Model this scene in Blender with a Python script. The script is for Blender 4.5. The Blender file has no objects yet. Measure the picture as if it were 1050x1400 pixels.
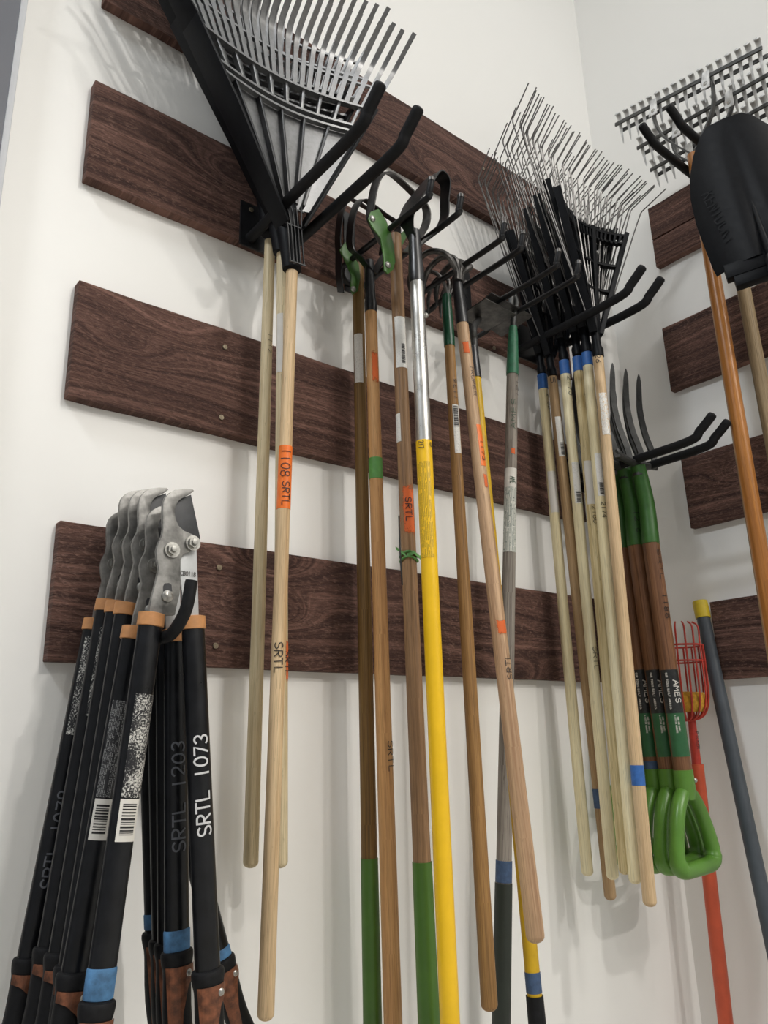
import bpy, bmesh, math, random
from mathutils import Vector, Matrix
R_ = random.Random(7)
sc = bpy.context.scene
pi = math.pi
# ------------------------------------------------------------------ camera
YAW, PIT, ROL, F = 0.688510925, 0.286570548, -0.0276597631, 1050.638
D, H, XC = 1.36, 1.5, 2.21            # camera distance to the long wall, eye height, distance to the corner
def _axes():
    f = Vector((math.sin(YAW), math.cos(YAW), 0)); rt = Vector((math.cos(YAW), -math.sin(YAW), 0)); up = Vector((0, 0, 1))
    f2 = math.cos(PIT)*f + math.sin(PIT)*up; up2 = math.cos(PIT)*up - math.sin(PIT)*f
    return math.cos(ROL)*rt + math.sin(ROL)*up2, math.cos(ROL)*up2 - math.sin(ROL)*rt, f2
RT, UP, FW = _axes()
EYE = Vector((0, -D, H))
cam = bpy.data.cameras.new('camera'); cam_o = bpy.data.objects.new('camera', cam); sc.collection.objects.link(cam_o)
cam.sensor_fit = 'VERTICAL'; cam.sensor_height = 24; cam.lens = F/1400*24; cam.clip_start = .02
cam_o.matrix_world = Matrix(((RT.x, UP.x, -FW.x, EYE.x), (RT.y, UP.y, -FW.y, EYE.y), (RT.z, UP.z, -FW.z, EYE.z), (0, 0, 0, 1)))
sc.camera = cam_o
# ------------------------------------------------------------------ world, lamps, exposure
w = bpy.data.worlds.new('world'); sc.world = w; w.use_nodes = True
w.node_tree.nodes['Background'].inputs[0].default_value = (.93, .96, 1, 1)
w.node_tree.nodes['Background'].inputs[1].default_value = .30
def lamp(name, loc, sx, sy, power, col, rot=(0, 0, 0)):
    l = bpy.data.lights.new(name, 'AREA'); l.shape = 'RECTANGLE'; l.size = sx; l.size_y = sy; l.energy = power; l.color = col
    o = bpy.data.objects.new(name, l); o.location = loc; o.rotation_euler = rot; sc.collection.objects.link(o); return o
WARM, COOL = (1, .965, .915), (.90, .95, 1)
for lx, ly, lz, sz, pw, lc in ((1.4, -1.75, 5.65, .6, 9, COOL), (-2.5, -1.2, 5.6, .7, 125, COOL), (1.45, -3.2, 5.6, .18, 20, WARM), (1.3, -4.6, 5.4, .18, 90, WARM), (.1, -5.2, 5.4, .18, 38, WARM),  # far-left cool lamp is an added fill to brighten the right wall
                               (1.8, -6.2, 5.0, .18, 135, WARM)):
    lamp('ceiling_or_fill_lamp', (lx, ly, lz), sz, sz, pw, lc)
sc.view_settings.view_transform = 'Standard'; sc.view_settings.look = 'None'
sc.view_settings.exposure = 0.0; sc.view_settings.gamma = 1; sc.view_settings.use_curve_mapping = False

# ------------------------------------------------------------------ geometry helpers
def ray(px, py): return RT*((px-525)/F) - UP*((py-700)/F) + FW
def at(px, py, off): d = ray(px, py); return EYE + d*((D-off)/d.y)          # point a distance off in front of the long wall
def onB(px, py, off): d = ray(px, py); return EYE + d*((XC-off)/d.x)        # the same for the right wall
def atz(px, py, z): d = ray(px, py); return EYE + d*((z-H)/d.z)
def proj(p):
    d = Vector(p)-EYE; k = d.dot(FW); return 525+F*d.dot(RT)/k, 700-F*d.dot(UP)/k

class MB:
    def __init__(s): s.v = []; s.f = []; s.uv = []
    def add(s, vs, fs, uvs=None):
        o = len(s.v); s.v += [tuple(p) for p in vs]
        for i, f in enumerate(fs):
            s.f.append([o+k for k in f]); s.uv.append(uvs[i] if uvs else None)
        return s
    def tube(s, pts, rad, n=14, cap=True, sq=(1, 1), up=None, uv0=0):
        pts = [Vector(p) for p in pts]
        if not hasattr(rad, '__len__'): rad = [rad]*len(pts)
        vs, fs, uvs = [], [], []; t_prev = None; ln = uv0; lens = []
        for i, p in enumerate(pts):
            a = pts[max(i-1, 0)]; b = pts[min(i+1, len(pts)-1)]; t = (b-a).normalized()
            if i == 0:
                ref = Vector(up) if up else (Vector((0, 1, 0)) if abs(t.y) < .9 else Vector((0, 0, 1)))
                yy = (ref - t*ref.dot(t)).normalized()
            else:
                ln += (p-pts[i-1]).length; yy = (yy - t*yy.dot(t)).normalized()
            xx = yy.cross(t); lens.append(ln)
            for k in range(n):
                a_ = 2*pi*k/n
                vs.append(p + xx*(math.sin(a_)*rad[i]*sq[0]) - yy*(math.cos(a_)*rad[i]*sq[1]))
        for i in range(len(pts)-1):
            for k in range(n):
                k2 = (k+1) % n; fs.append([i*n+k, i*n+k2, (i+1)*n+k2, (i+1)*n+k])
                r = max(rad[i], rad[i+1]); u0 = 2*pi*k/n*r; u1 = 2*pi*(k+1)/n*r
                uvs.append([(u0, lens[i]), (u1, lens[i]), (u1, lens[i+1]), (u0, lens[i+1])])
        if cap:
            fs.append(list(range(n))[::-1]); uvs.append(None)
            fs.append([(len(pts)-1)*n+k for k in range(n)]); uvs.append(None)
        return s.add(vs, fs, uvs)
    def box(s, c, d, M=None):
        vs = [Vector((c[0]+d[0]/2*i, c[1]+d[1]/2*j, c[2]+d[2]/2*k)) for i in (-1, 1) for j in (-1, 1) for k in (-1, 1)]
        if M: vs = [M @ p for p in vs]
        return s.add(vs, [[0, 1, 3, 2], [4, 6, 7, 5], [0, 4, 5, 1], [2, 3, 7, 6], [0, 2, 6, 4], [1, 5, 7, 3]])
    def prism(s, poly, y0, y1):           # polygon in the local xz plane given thickness along y
        n = len(poly); vs = [(x, y0, z) for x, z in poly] + [(x, y1, z) for x, z in poly]
        area = sum(poly[i][0]*poly[(i+1) % n][1]-poly[(i+1) % n][0]*poly[i][1] for i in range(n))
        fr = list(range(n)); bk = [n+i for i in range(n)]
        sd = [[i, n+i, n+(i+1) % n, (i+1) % n] for i in range(n)]
        if area > 0: fs = [fr, bk[::-1]] + sd
        else: fs = [fr[::-1], bk] + [q[::-1] for q in sd]
        return s.add(vs, fs)
    def strip(s, pts, width, th, wdir=(0, 1, 0)):   # a bent flat bar
        pts = [Vector(p) for p in pts]; vs, fs = [], []; wd = Vector(wdir).normalized()
        for i, p in enumerate(pts):
            a = pts[max(i-1, 0)]; b = pts[min(i+1, len(pts)-1)]; t = (b-a).normalized(); nn = t.cross(wd).normalized()
            w_ = (width[i] if hasattr(width, '__len__') else width)/2
            for q, r in ((-1, -1), (1, -1), (1, 1), (-1, 1)): vs.append(p + wd*(q*w_) + nn*(r*th/2))
        for i in range(len(pts)-1):
            for k in range(4): fs.append([i*4+k, i*4+(k+1) % 4, (i+1)*4+(k+1) % 4, (i+1)*4+k])
        fs += [[3, 2, 1, 0], [len(vs)-4, len(vs)-3, len(vs)-2, len(vs)-1]]
        return s.add(vs, fs)
    def lathe(s, prof, n=16, c=(0, 0, 0), sq=(1, 1)):   # prof: (r, z)
        return s.tube([(c[0], c[1], c[2]+z) for r, z in prof], [max(r, 1e-5) for r, z in prof], n, sq=sq)
    def shell(s, rf, z0, z1, a0, a1, n=12, m=2, th=.0005):  # a curved patch with thickness on a handle
        vs, fs, uvs = [], [], []
        for j in range(m+1):
            z = z0+(z1-z0)*j/m; r = rf(z)
            for i in range(n+1):
                a = a0+(a1-a0)*i/n
                vs.append((math.sin(a)*(r+th), -math.cos(a)*(r+th), z))
        for j in range(m):
            for i in range(n):
                fs.append([j*(n+1)+i, j*(n+1)+i+1, (j+1)*(n+1)+i+1, (j+1)*(n+1)+i])
                r = rf(z0); f = lambda ii, jj: ((a0+(a1-a0)*ii/n)*r, z0+(z1-z0)*jj/m)
                uvs.append([f(i, j), f(i+1, j), f(i+1, j+1), f(i, j+1)])
        # edge skirts down to the handle
        o = len(vs)
        ring = [i for i in range(n+1)] + [(j)*(n+1)+n for j in range(1, m+1)] + [m*(n+1)+i for i in range(n-1, -1, -1)] + [j*(n+1) for j in range(m-1, 0, -1)]
        for k in ring:
            x, y, z = vs[k]; q = (rf(z)-.0004)/math.hypot(x, y); vs.append((x*q, y*q, z))
        for i in range(len(ring)):
            j = (i+1) % len(ring); fs.append([ring[j], ring[i], o+i, o+j]); uvs.append([uvs[0][0]]*4)
        return s.add(vs, fs, uvs)
    def mesh(s, name, bevel=0, sharp=35):
        me = bpy.data.meshes.new(name); me.from_pydata(s.v, [], s.f)
        uvl = me.uv_layers.new(name='UVMap')
        for p, uv in zip(me.polygons, s.uv):
            for k, li in enumerate(p.loop_indices):
                if uv: uvl.data[li].uv = uv[k]
                else:
                    co = me.vertices[me.loops[li].vertex_index].co; uvl.data[li].uv = (co.x+co.y, co.z)
        if bevel:
            bm = bmesh.new(); bm.from_mesh(me)
            ed = [e for e in bm.edges if len(e.link_faces) == 2 and e.calc_face_angle(0) > .6]
            bmesh.ops.bevel(bm, geom=ed, offset=bevel, segments=2, affect='EDGES', profile=.6, clamp_overlap=True)
            bm.to_mesh(me); bm.free()
        me.shade_smooth(); me.set_sharp_from_angle(angle=math.radians(sharp))
        me.update(); return me
    def build(s, name, mat, parent=None, bevel=0, sharp=35, M=None):
        return inst(s.mesh(name, bevel, sharp), name, mat, parent, M)

def inst(me, name, mat, parent=None, M=None):
    if mat and not me.materials: me.materials.append(mat)
    o = bpy.data.objects.new(name, me); sc.collection.objects.link(o)
    if M is not None: o.matrix_local = M
    if parent: o.parent = parent
    return o
def tag(o, label, cat, group=None):
    o['label'] = label; o['category'] = cat
    if group: o['group'] = group
    return o
def thing(name, label, cat, M, group=None):
    o = bpy.data.objects.new(name, None); sc.collection.objects.link(o); o.empty_display_size = .05
    o.matrix_world = M if isinstance(M, Matrix) else Matrix.Translation(M)
    return tag(o, label, cat, group)
def smooth_path(pts, k=5):                # Catmull-Rom
    P = [Vector(p) for p in pts]; out = []
    for i in range(len(P)-1):
        a = P[max(i-1, 0)]; b = P[i]; c = P[i+1]; d = P[min(i+2, len(P)-1)]
        for j in range(k):
            t = j/k; out.append(.5*((2*b)+(c-a)*t+(2*a-5*b+4*c-d)*t*t+(3*b-a-3*c+d)*t**3))
    out.append(P[-1]); return out

# ------------------------------------------------------------------ materials
class G:
    def __init__(s, name):
        s.m = bpy.data.materials.new(name); s.m.use_nodes = True; s.t = s.m.node_tree; s.n = s.t.nodes
        s.b = s.n['Principled BSDF']
    def nd(s, typ, **kw):
        x = s.n.new(typ)
        for k, v in kw.items():
            if k.startswith('i_'):
                nm = k[2:]; s.put(x.inputs[int(nm) if nm.isdigit() else nm.replace('_', ' ')], v)
            else: setattr(x, k, v)
        return x
    def put(s, sock, v):
        if isinstance(v, bpy.types.NodeSocket): s.t.links.new(v, sock)
        elif isinstance(v, tuple) and len(v) == 3 and sock.type == 'RGBA': sock.default_value = (*v, 1)
        else: sock.default_value = v
    def math(s, op, a, b=0.0, c=0.0):
        x = s.nd('ShaderNodeMath', operation=op); s.put(x.inputs[0], a); s.put(x.inputs[1], b); s.put(x.inputs[2], c); return x.outputs[0]
    def coord(s, which): return s.nd('ShaderNodeTexCoord').outputs[which]
    def scale(s, vec, sx, sy, sz, off=None):
        x = s.nd('ShaderNodeVectorMath', operation='MULTIPLY'); s.put(x.inputs[0], vec); x.inputs[1].default_value = (sx, sy, sz)
        if off is None: return x.outputs[0]
        y = s.nd('ShaderNodeVectorMath', operation='ADD'); s.put(y.inputs[0], x.outputs[0]); s.put(y.inputs[1], off); return y.outputs[0]
    def rnd(s): return s.nd('ShaderNodeObjectInfo').outputs['Random']
    def comb(s, x, y, z):
        c = s.nd('ShaderNodeCombineXYZ'); s.put(c.inputs[0], x); s.put(c.inputs[1], y); s.put(c.inputs[2], z); return c.outputs[0]
    def sep(s, v): c = s.nd('ShaderNodeSeparateXYZ'); s.put(c.inputs[0], v); return c.outputs
    def noise(s, vec, scale=1, detail=3, rough=.5): return s.nd('ShaderNodeTexNoise', i_Vector=vec, i_Scale=scale, i_Detail=detail, i_Roughness=rough).outputs[0]
    def ramp(s, fac, *stops):
        r = s.nd('ShaderNodeValToRGB'); e = r.color_ramp.elements
        while len(e) < len(stops): e.new(.5)
        for q, (p, c) in zip(e, stops): q.position = p; q.color = (*c, 1) if isinstance(c, tuple) else (c, c, c, 1)
        s.put(r.inputs[0], fac); return r.outputs[0]
    def mix(s, fac, a, b, blend='MIX'):
        x = s.nd('ShaderNodeMix', data_type='RGBA', blend_type=blend); s.put(x.inputs[0], fac); s.put(x.inputs[6], a); s.put(x.inputs[7], b); return x.outputs[2]
    def bump(s, h, strength=.3, dist=.002):
        x = s.nd('ShaderNodeBump', i_Strength=strength, i_Distance=dist); s.put(x.inputs['Height'], h); s.put(s.b.inputs['Normal'], x.outputs[0])
    def out(s, col=None, rough=.5, metal=0.0, spec=None):
        if col is not None: s.put(s.b.inputs['Base Color'], col)
        s.put(s.b.inputs['Roughness'], rough); s.put(s.b.inputs['Metallic'], metal)
        if spec is not None: s.b.inputs['Specular IOR Level'].default_value = spec
        return s.m
def srgb(r, g, b): return tuple((c/255/12.92 if c/255 <= .04045 else ((c/255+.055)/1.055)**2.4) for c in (r, g, b))

def mat_plain(name, col, rough, metal=0.0, var=.12, scale=40, bump=0.0, spec=None):
    g = G(name); v = g.coord('Object'); n = g.noise(v, scale, 4, .6)
    c = g.mix(g.ramp(n, (.35, 0.0), (.7, 1.0)), tuple(x*(1-var) for x in col), tuple(min(1, x*(1+var)) for x in col))
    r = g.math('MULTIPLY_ADD', n, .25, rough-.12)
    if bump: g.bump(g.noise(v, scale*4, 3), bump, .001)
    return g.out(c, r, metal, spec)
def mat_wood(name, light, dark, streak=.5, speck=.5, rough=.5, grain=1.0):
    g = G(name); uv = g.coord('UV'); rn = g.math('MULTIPLY', g.rnd(), 37.0); off = g.comb(rn, rn, rn)
    a = g.noise(g.scale(uv, 260*grain, 4, 1, off), 1, 4, .6)
    b = g.noise(g.scale(uv, 45*grain, 1.6, 1, off), 1, 3, .5)
    f = g.math('ADD', g.math('MULTIPLY', a, streak), g.math('MULTIPLY', b, 1-streak))
    col = g.ramp(f, (.36, dark), (.58, light))
    fine = g.noise(g.scale(uv, 700*grain, 18, 1, off), 1, 2)
    col = g.mix(g.ramp(fine, (.5, 0.0), (.7, .45)), col, tuple(x*.45 for x in dark))
    sp = g.noise(g.scale(uv, 330, 48, 1, off), 1, 3, .6)
    col = g.mix(g.math('MULTIPLY', g.ramp(sp, (.64, 0.0), (.74, .8)), speck), col, tuple(x*.16 for x in dark))
    big = g.noise(g.scale(uv, 9, 2.2, 1, off), 1, 3)
    col = g.mix(g.ramp(big, (.4, 0.0), (.75, .45)), col, tuple(x*.6 for x in light))
    g.bump(a, .12, .0008)
    return g.out(col, rough, 0.0, .35)
def mat_board():
    g = G('dark_stained_rough_sawn_wood'); ob = g.coord('Object'); rn = g.math('MULTIPLY', g.rnd(), 61.0)
    s = g.sep(ob); x = g.math('ADD', s[0], rn); z = s[2]
    warp = g.noise(g.comb(g.math('MULTIPLY', x, 1.3), 0.0, g.math('MULTIPLY', z, 5.0)), 1, 2)
    kd = g.nd('ShaderNodeTexVoronoi', i_Vector=g.comb(g.math('MULTIPLY', x, 2.1), g.math('MULTIPLY', rn, .31), g.math('MULTIPLY', z, 5.2)), i_Scale=1.0).outputs[0]
    k = g.math('POWER', 2.718, g.math('MULTIPLY', g.math('MULTIPLY', kd, kd), -26.0))
    t = g.math('ADD', g.math('ADD', g.math('MULTIPLY', z, 30.0), g.math('MULTIPLY', warp, 3.6)), g.math('MULTIPLY', k, 4.2))
    ring = g.noise(g.comb(g.math('MULTIPLY', x, .35), t, 0.0), 1.9, 4, .65)
    saw = g.noise(g.comb(g.math('MULTIPLY', x, 26.0), rn, g.math('MULTIPLY', z, 250.0)), 1, 5, .7)
    saw2 = g.noise(g.comb(g.math('ADD', g.math('MULTIPLY', x, 90.0), g.math('MULTIPLY', z, 40.0)), rn, g.math('MULTIPLY', z, 210.0)), 1, 4, .65)
    blot = g.noise(g.comb(g.math('MULTIPLY', x, 3.0), rn, g.math('MULTIPLY', z, 8.0)), 1, 4, .6)
    col = g.ramp(ring, (.36, srgb(58, 39, 34)), (.5, srgb(92, 66, 57)), (.66, srgb(134, 100, 88)))
    col = g.mix(g.ramp(saw, (.46, 0.0), (.66, .75)), col, srgb(54, 37, 33))
    col = g.mix(g.ramp(saw2, (.52, 0.0), (.72, .6)), col, srgb(148, 116, 103))
    col = g.mix(g.ramp(blot, (.4, 0.0), (.7, .45)), col, srgb(66, 46, 41))
    col = g.mix(g.ramp(k, (.72, 0.0), (.97, .75)), col, srgb(46, 31, 27))
    h = g.math('ADD', g.math('MULTIPLY', ring, .9), g.math('ADD', g.math('MULTIPLY', saw, .7), g.math('MULTIPLY', saw2, .7)))
    g.bump(h, .9, .005)
    return g.out(col, .78, 0.0, .25)
def mat_print(name, paper, ink, rows=420, cols=60, fill=.55, worn=0.0, wear_col=(.02, .02, .022)):
    g = G(name); uv = g.coord('UV'); s = g.sep(uv); rn = g.math('MULTIPLY', g.rnd(), 17.0)
    # lines of print run along the handle: rows across u, words along v
    row = g.math('FRACT', g.math('MULTIPLY', s[0], float(rows))); on = g.math('LESS_THAN', row, .5)
    wd = g.noise(g.comb(g.math('FLOOR', g.math('MULTIPLY', s[0], float(rows))), g.math('MULTIPLY', s[1], cols*14.0), rn), 1, 1)
    ln = g.noise(g.comb(g.math('FLOOR', g.math('MULTIPLY', s[0], float(rows))), g.math('MULTIPLY', s[1], float(cols)*.8), rn), 1, 1)
    ink_f = g.math('MULTIPLY', on, g.math('MULTIPLY', g.math('GREATER_THAN', wd, 1-fill), g.math('GREATER_THAN', ln, .42)))
    col = g.mix(g.math('MULTIPLY', ink_f, .62), paper, ink)
    if worn:
        n = g.noise(g.scale(uv, 150, 120, 1), 1, 5, .7)
        col = g.mix(g.ramp(n, (worn-.04, 1.0), (worn+.04, 0.0)), col, wear_col)
    return g.out(col, .4)
def mat_flecks(name):      # a torn foil sticker on a black tube
    g = G(name); uv = g.coord('UV'); n = g.noise(g.scale(uv, 420, 330, 1), 1, 4, .7); big = g.noise(g.scale(uv, 40, 30, 1), 1, 2)
    f = g.math('ADD', g.math('MULTIPLY', n, .7), g.math('MULTIPLY', big, .3))
    col = g.mix(g.ramp(f, (.5, 0.0), (.56, 1.0)), (.012, .012, .014), srgb(205, 203, 196))
    g.bump(f, .5, .001)
    return g.out(col, .35)
def mat_wall():
    g = G('white_wall_paint'); v = g.coord('Object'); n = g.noise(v, 1.3, 3); n2 = g.noise(v, 160, 3)
    col = g.mix(n, srgb(236, 234, 229), srgb(242, 241, 238)); g.bump(n2, .08, .001)
    return g.out(col, .42, 0.0, .4)
M = {}
M['wall'] = mat_wall(); M['board'] = mat_board()
M['floor'] = mat_plain('pale_concrete_floor', srgb(186, 182, 174), .6, scale=6)
M['ceiling'] = mat_plain('white_ceiling_paint', srgb(238, 238, 236), .8, var=.02)
M['door_dark'] = mat_plain('dark_grey_door_paint', srgb(84, 86, 94), .45, var=.05, scale=8)
M['door_trim'] = mat_plain('light_grey_steel_trim', srgb(186, 187, 190), .4, var=.03)
M['black_plastic'] = mat_plain('glossy_black_plastic', (.014, .014, .016), .33, var=.3, scale=60, spec=.6)
M['fan_plastic'] = mat_plain('black_plastic_painted_sheen', (.095, .097, .10), .32, var=.3, scale=90, spec=1.0)  # black plastic with a greyed base: lamp sheen painted into the colour
M['fan_plastic'].node_tree.nodes['Principled BSDF'].inputs['Coat Weight'].default_value = .8; M['fan_plastic'].node_tree.nodes['Principled BSDF'].inputs['Coat Roughness'].default_value = .28
M['matte_plastic'] = mat_plain('matte_black_plastic', (.006, .0065, .008), .45, var=.3, scale=70, spec=.12)
M['rubber'] = mat_plain('black_rubber', (.009, .009, .010), .55, var=.25, scale=120, bump=.15, spec=.2)
M['black_metal'] = mat_plain('black_painted_steel', (.008, .008, .009), .36, var=.4, scale=50, spec=.4)
M['worn_steel'] = mat_plain('worn_dark_steel', (.11, .105, .10), .42, .75, var=.45, scale=45, bump=.2)
M['fork_steel'] = mat_plain('dark_forged_steel', (.065, .065, .063), .48, .55, var=.35, scale=40, bump=.25)
M['tine_wire'] = mat_plain('grey_spring_wire', (.16, .155, .15), .36, .8, var=.3, scale=60)
M['rake_steel'] = mat_plain('galvanised_rake_steel', (.72, .72, .71), .42, .2, var=.3, scale=40)
M['bar_steel'] = mat_plain('dull_rake_bar_steel', (.07, .07, .068), .45, .4, var=.35, scale=40)
M['anvil'] = mat_plain('scuffed_forged_lopper_steel', (.23, .224, .21), .42, .6, var=.5, scale=26, bump=.35)
M['shank'] = mat_plain('satin_lopper_steel', (.50, .51, .51), .45, .35, var=.12, scale=20)
M['blade_coat'] = mat_plain('black_coated_blade', (.03, .031, .034), .45, var=.35, scale=50)
M['bolt'] = mat_plain('zinc_bolt', (.42, .41, .38), .35, .8, var=.25, scale=90)
M['screw'] = mat_plain('brass_coloured_screw', (.24, .20, .14), .45, .7, var=.3, scale=200)
M['tube'] = mat_plain('black_lopper_tube', (.0045, .005, .0065), .32, var=.5, scale=35, spec=.35)
M['collar'] = mat_plain('tan_orange_collar', srgb(190, 134, 84), .55, var=.14, scale=60)
M['collar_bright'] = mat_plain('bright_orange_collar', srgb(226, 140, 46), .5, var=.1, scale=60)
M['copper'] = mat_plain('copper_brown_grip', srgb(116, 70, 46), .5, .15, var=.55, scale=70)
M['green'] = mat_plain('green_enamel', srgb(62, 104, 40), .36, var=.16, scale=30)
M['grip_green'] = mat_plain('green_handle_sleeve', srgb(68, 106, 34), .42, var=.1, scale=14)
M['grip_dark'] = mat_plain('dark_green_handle_sleeve', srgb(36, 42, 34), .5, var=.15, scale=14)
M['fork_green'] = mat_plain('green_fork_socket', srgb(54, 98, 42), .38, var=.14, scale=30)
M['dgrip'] = mat_plain('green_plastic_grip', srgb(88, 134, 48), .34, var=.08, scale=18)
M['dark_green'] = mat_plain('dark_green_enamel', srgb(24, 74, 50), .34, var=.18, scale=40)
M['worn_green'] = mat_plain('scratched_green_enamel', srgb(44, 104, 74), .5, var=.25, scale=70)
M['alu'] = mat_plain('brushed_aluminium', (.62, .61, .58), .3, .9, var=.12, scale=25)
M['yellow'] = mat_plain('yellow_fibreglass', srgb(238, 190, 24), .36, var=.05, scale=14)
M['yellow_dirty'] = mat_plain('dull_yellow_fibreglass', srgb(200, 160, 20), .45, var=.15, scale=20)
M['yellow_cap'] = mat_plain('yellow_plastic_cap', srgb(214, 186, 40), .5, var=.1, scale=50)
M['pole_grey'] = mat_plain('dark_grey_pole', srgb(64, 70, 76), .5, var=.15, scale=20)
M['red'] = mat_plain('orange_red_paint', srgb(200, 84, 52), .42, var=.1, scale=20)
M['red_wire'] = mat_plain('red_coated_wire', srgb(190, 62, 48), .45, var=.15, scale=40)
M['foam'] = mat_plain('yellow_foam', srgb(200, 150, 50), .9, var=.25, scale=120, bump=.6)
M['tape_blue'] = mat_plain('blue_tape', srgb(48, 100, 170), .55, var=.15, scale=90, bump=.2)
M['tape_faded'] = mat_plain('faded_blue_tape', srgb(82, 106, 136), .65, var=.2, scale=90, bump=.3)
M['tape_navy'] = mat_plain('dusty_blue_tape', srgb(62, 84, 116), .65, var=.2, scale=90, bump=.3)
M['tape_scuffed'] = mat_plain('scuffed_blue_tape', srgb(72, 116, 156), .7, var=.4, scale=45, bump=.5)
M['tape_green'] = mat_plain('green_tape', srgb(82, 138, 64), .5, var=.12, scale=90, bump=.2)
M['tape_orange'] = mat_plain('orange_tape', srgb(236, 116, 36), .45, var=.06, scale=60)
M['paint_orange'] = mat_plain('sprayed_orange_paint', srgb(216, 108, 52), .7, var=.2, scale=130)
def mat_spray(name, col):
    g = G(name); q = g.sep(g.coord('Generated')); n = g.noise(g.coord('Object'), 90, 4, .7); n2 = g.noise(g.coord('Object'), 420, 2)
    e = lambda c: g.math('MULTIPLY', g.math('ABSOLUTE', g.math('SUBTRACT', c, .5)), 2.0)
    d = g.math('MAXIMUM', g.math('POWER', e(q[2]), 2.0), g.math('POWER', e(q[0]), 3.0))
    a = g.math('ADD', g.math('MULTIPLY', d, .62), g.math('ADD', g.math('MULTIPLY', n, .75), g.math('MULTIPLY', n2, .2)))
    g.put(g.b.inputs['Alpha'], g.ramp(a, (.78, 1.0), (.98, 0.0)))
    return g.out(g.mix(n, tuple(x*.8 for x in col), col), .7)
M['paint_orange'] = mat_spray('sprayed_orange_paint', srgb(222, 104, 44))
M['ink'] = mat_plain('black_marker', (.012, .011, .012), .5)
M['white_ink'] = mat_plain('white_paint_marker', srgb(205, 205, 205), .6, var=.1, scale=200)
M['faint_ink'] = mat_plain('faded_white_marker', srgb(84, 86, 92), .6, var=.2, scale=200)
M['green_ink'] = mat_plain('dark_green_print', srgb(52, 84, 64), .6)
M['label'] = mat_print('printed_white_label', srgb(224, 222, 216), (.22, .22, .22), fill=.42)
M['label_blank'] = mat_plain('faded_white_label', srgb(216, 212, 204), .55, var=.04, scale=60)
M['label_worn'] = mat_print('torn_white_label', srgb(226, 222, 214), (.2, .2, .2), 380, 60, .5, .42, srgb(210, 178, 130))
M['label_yellow'] = mat_print('printed_yellow_label', srgb(236, 190, 30), srgb(60, 50, 20), 460, 60, .62)
M['label_pic'] = mat_print('stained_picture_label', srgb(205, 205, 196), srgb(60, 88, 84), 300, 60, .62, .40, srgb(96, 110, 104))
M['label_dark'] = mat_print('black_warning_label', (.016, .016, .018), srgb(170, 170, 168), 480, 50, .55)
M['flecks'] = mat_flecks('torn_foil_sticker')
M['fork_black'] = mat_plain('black_fork_label', (.02, .021, .021), .4, var=.5, scale=160)
M['fork_label_green'] = mat_plain('green_fork_label', srgb(44, 96, 58), .42, var=.12, scale=40)
M['bar_ink'] = M['ink']
W = {}
W['pale'] = mat_wood('pale_ash_handle', srgb(222, 206, 170), srgb(188, 166, 126), .45, .5)
W['cream'] = mat_wood('cream_handle', srgb(244, 234, 198), srgb(226, 210, 164), .4, .35, .38)
W['tan'] = mat_wood('tan_handle', srgb(222, 194, 154), srgb(188, 154, 112), .5, .4)
W['pinkish'] = mat_wood('pinkish_ash_handle', srgb(204, 170, 134), srgb(156, 120, 90), .5, .6)
W['honey'] = mat_wood('honey_handle', srgb(204, 156, 102), srgb(160, 112, 68), .45, .5, .42)
W['olive'] = mat_wood('olive_brown_handle', srgb(138, 106, 58), srgb(88, 64, 32), .7, .3, .5, 1.4)
W['brown'] = mat_wood('brown_handle', srgb(156, 122, 88), srgb(108, 80, 56), .55, .3, .48, .8)
W['amber'] = mat_wood('amber_handle', srgb(178, 136, 84), srgb(120, 86, 48), .55, .35)
W['grey'] = mat_wood('weathered_grey_handle', srgb(158, 150, 140), srgb(104, 96, 88), .7, .6, .8)
W['split'] = mat_wood('cracked_cream_handle', srgb(228, 212, 166), srgb(182, 156, 102), .85, 1.0, .5, .7)
W['walnut'] = mat_wood('oiled_brown_handle', srgb(142, 100, 70), srgb(90, 58, 38), .7, .4, .45)
W['orange'] = mat_wood('varnished_orange_handle', srgb(190, 128, 66), srgb(146, 90, 40), .4, .5, .32)
W['drift'] = mat_wood('grey_brown_handle', srgb(172, 150, 116), srgb(112, 92, 64), .6, .5, .6)
W['dusk'] = mat_wood('dusky_handle', srgb(188, 158, 118), srgb(146, 114, 78), .45, .5)

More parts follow.
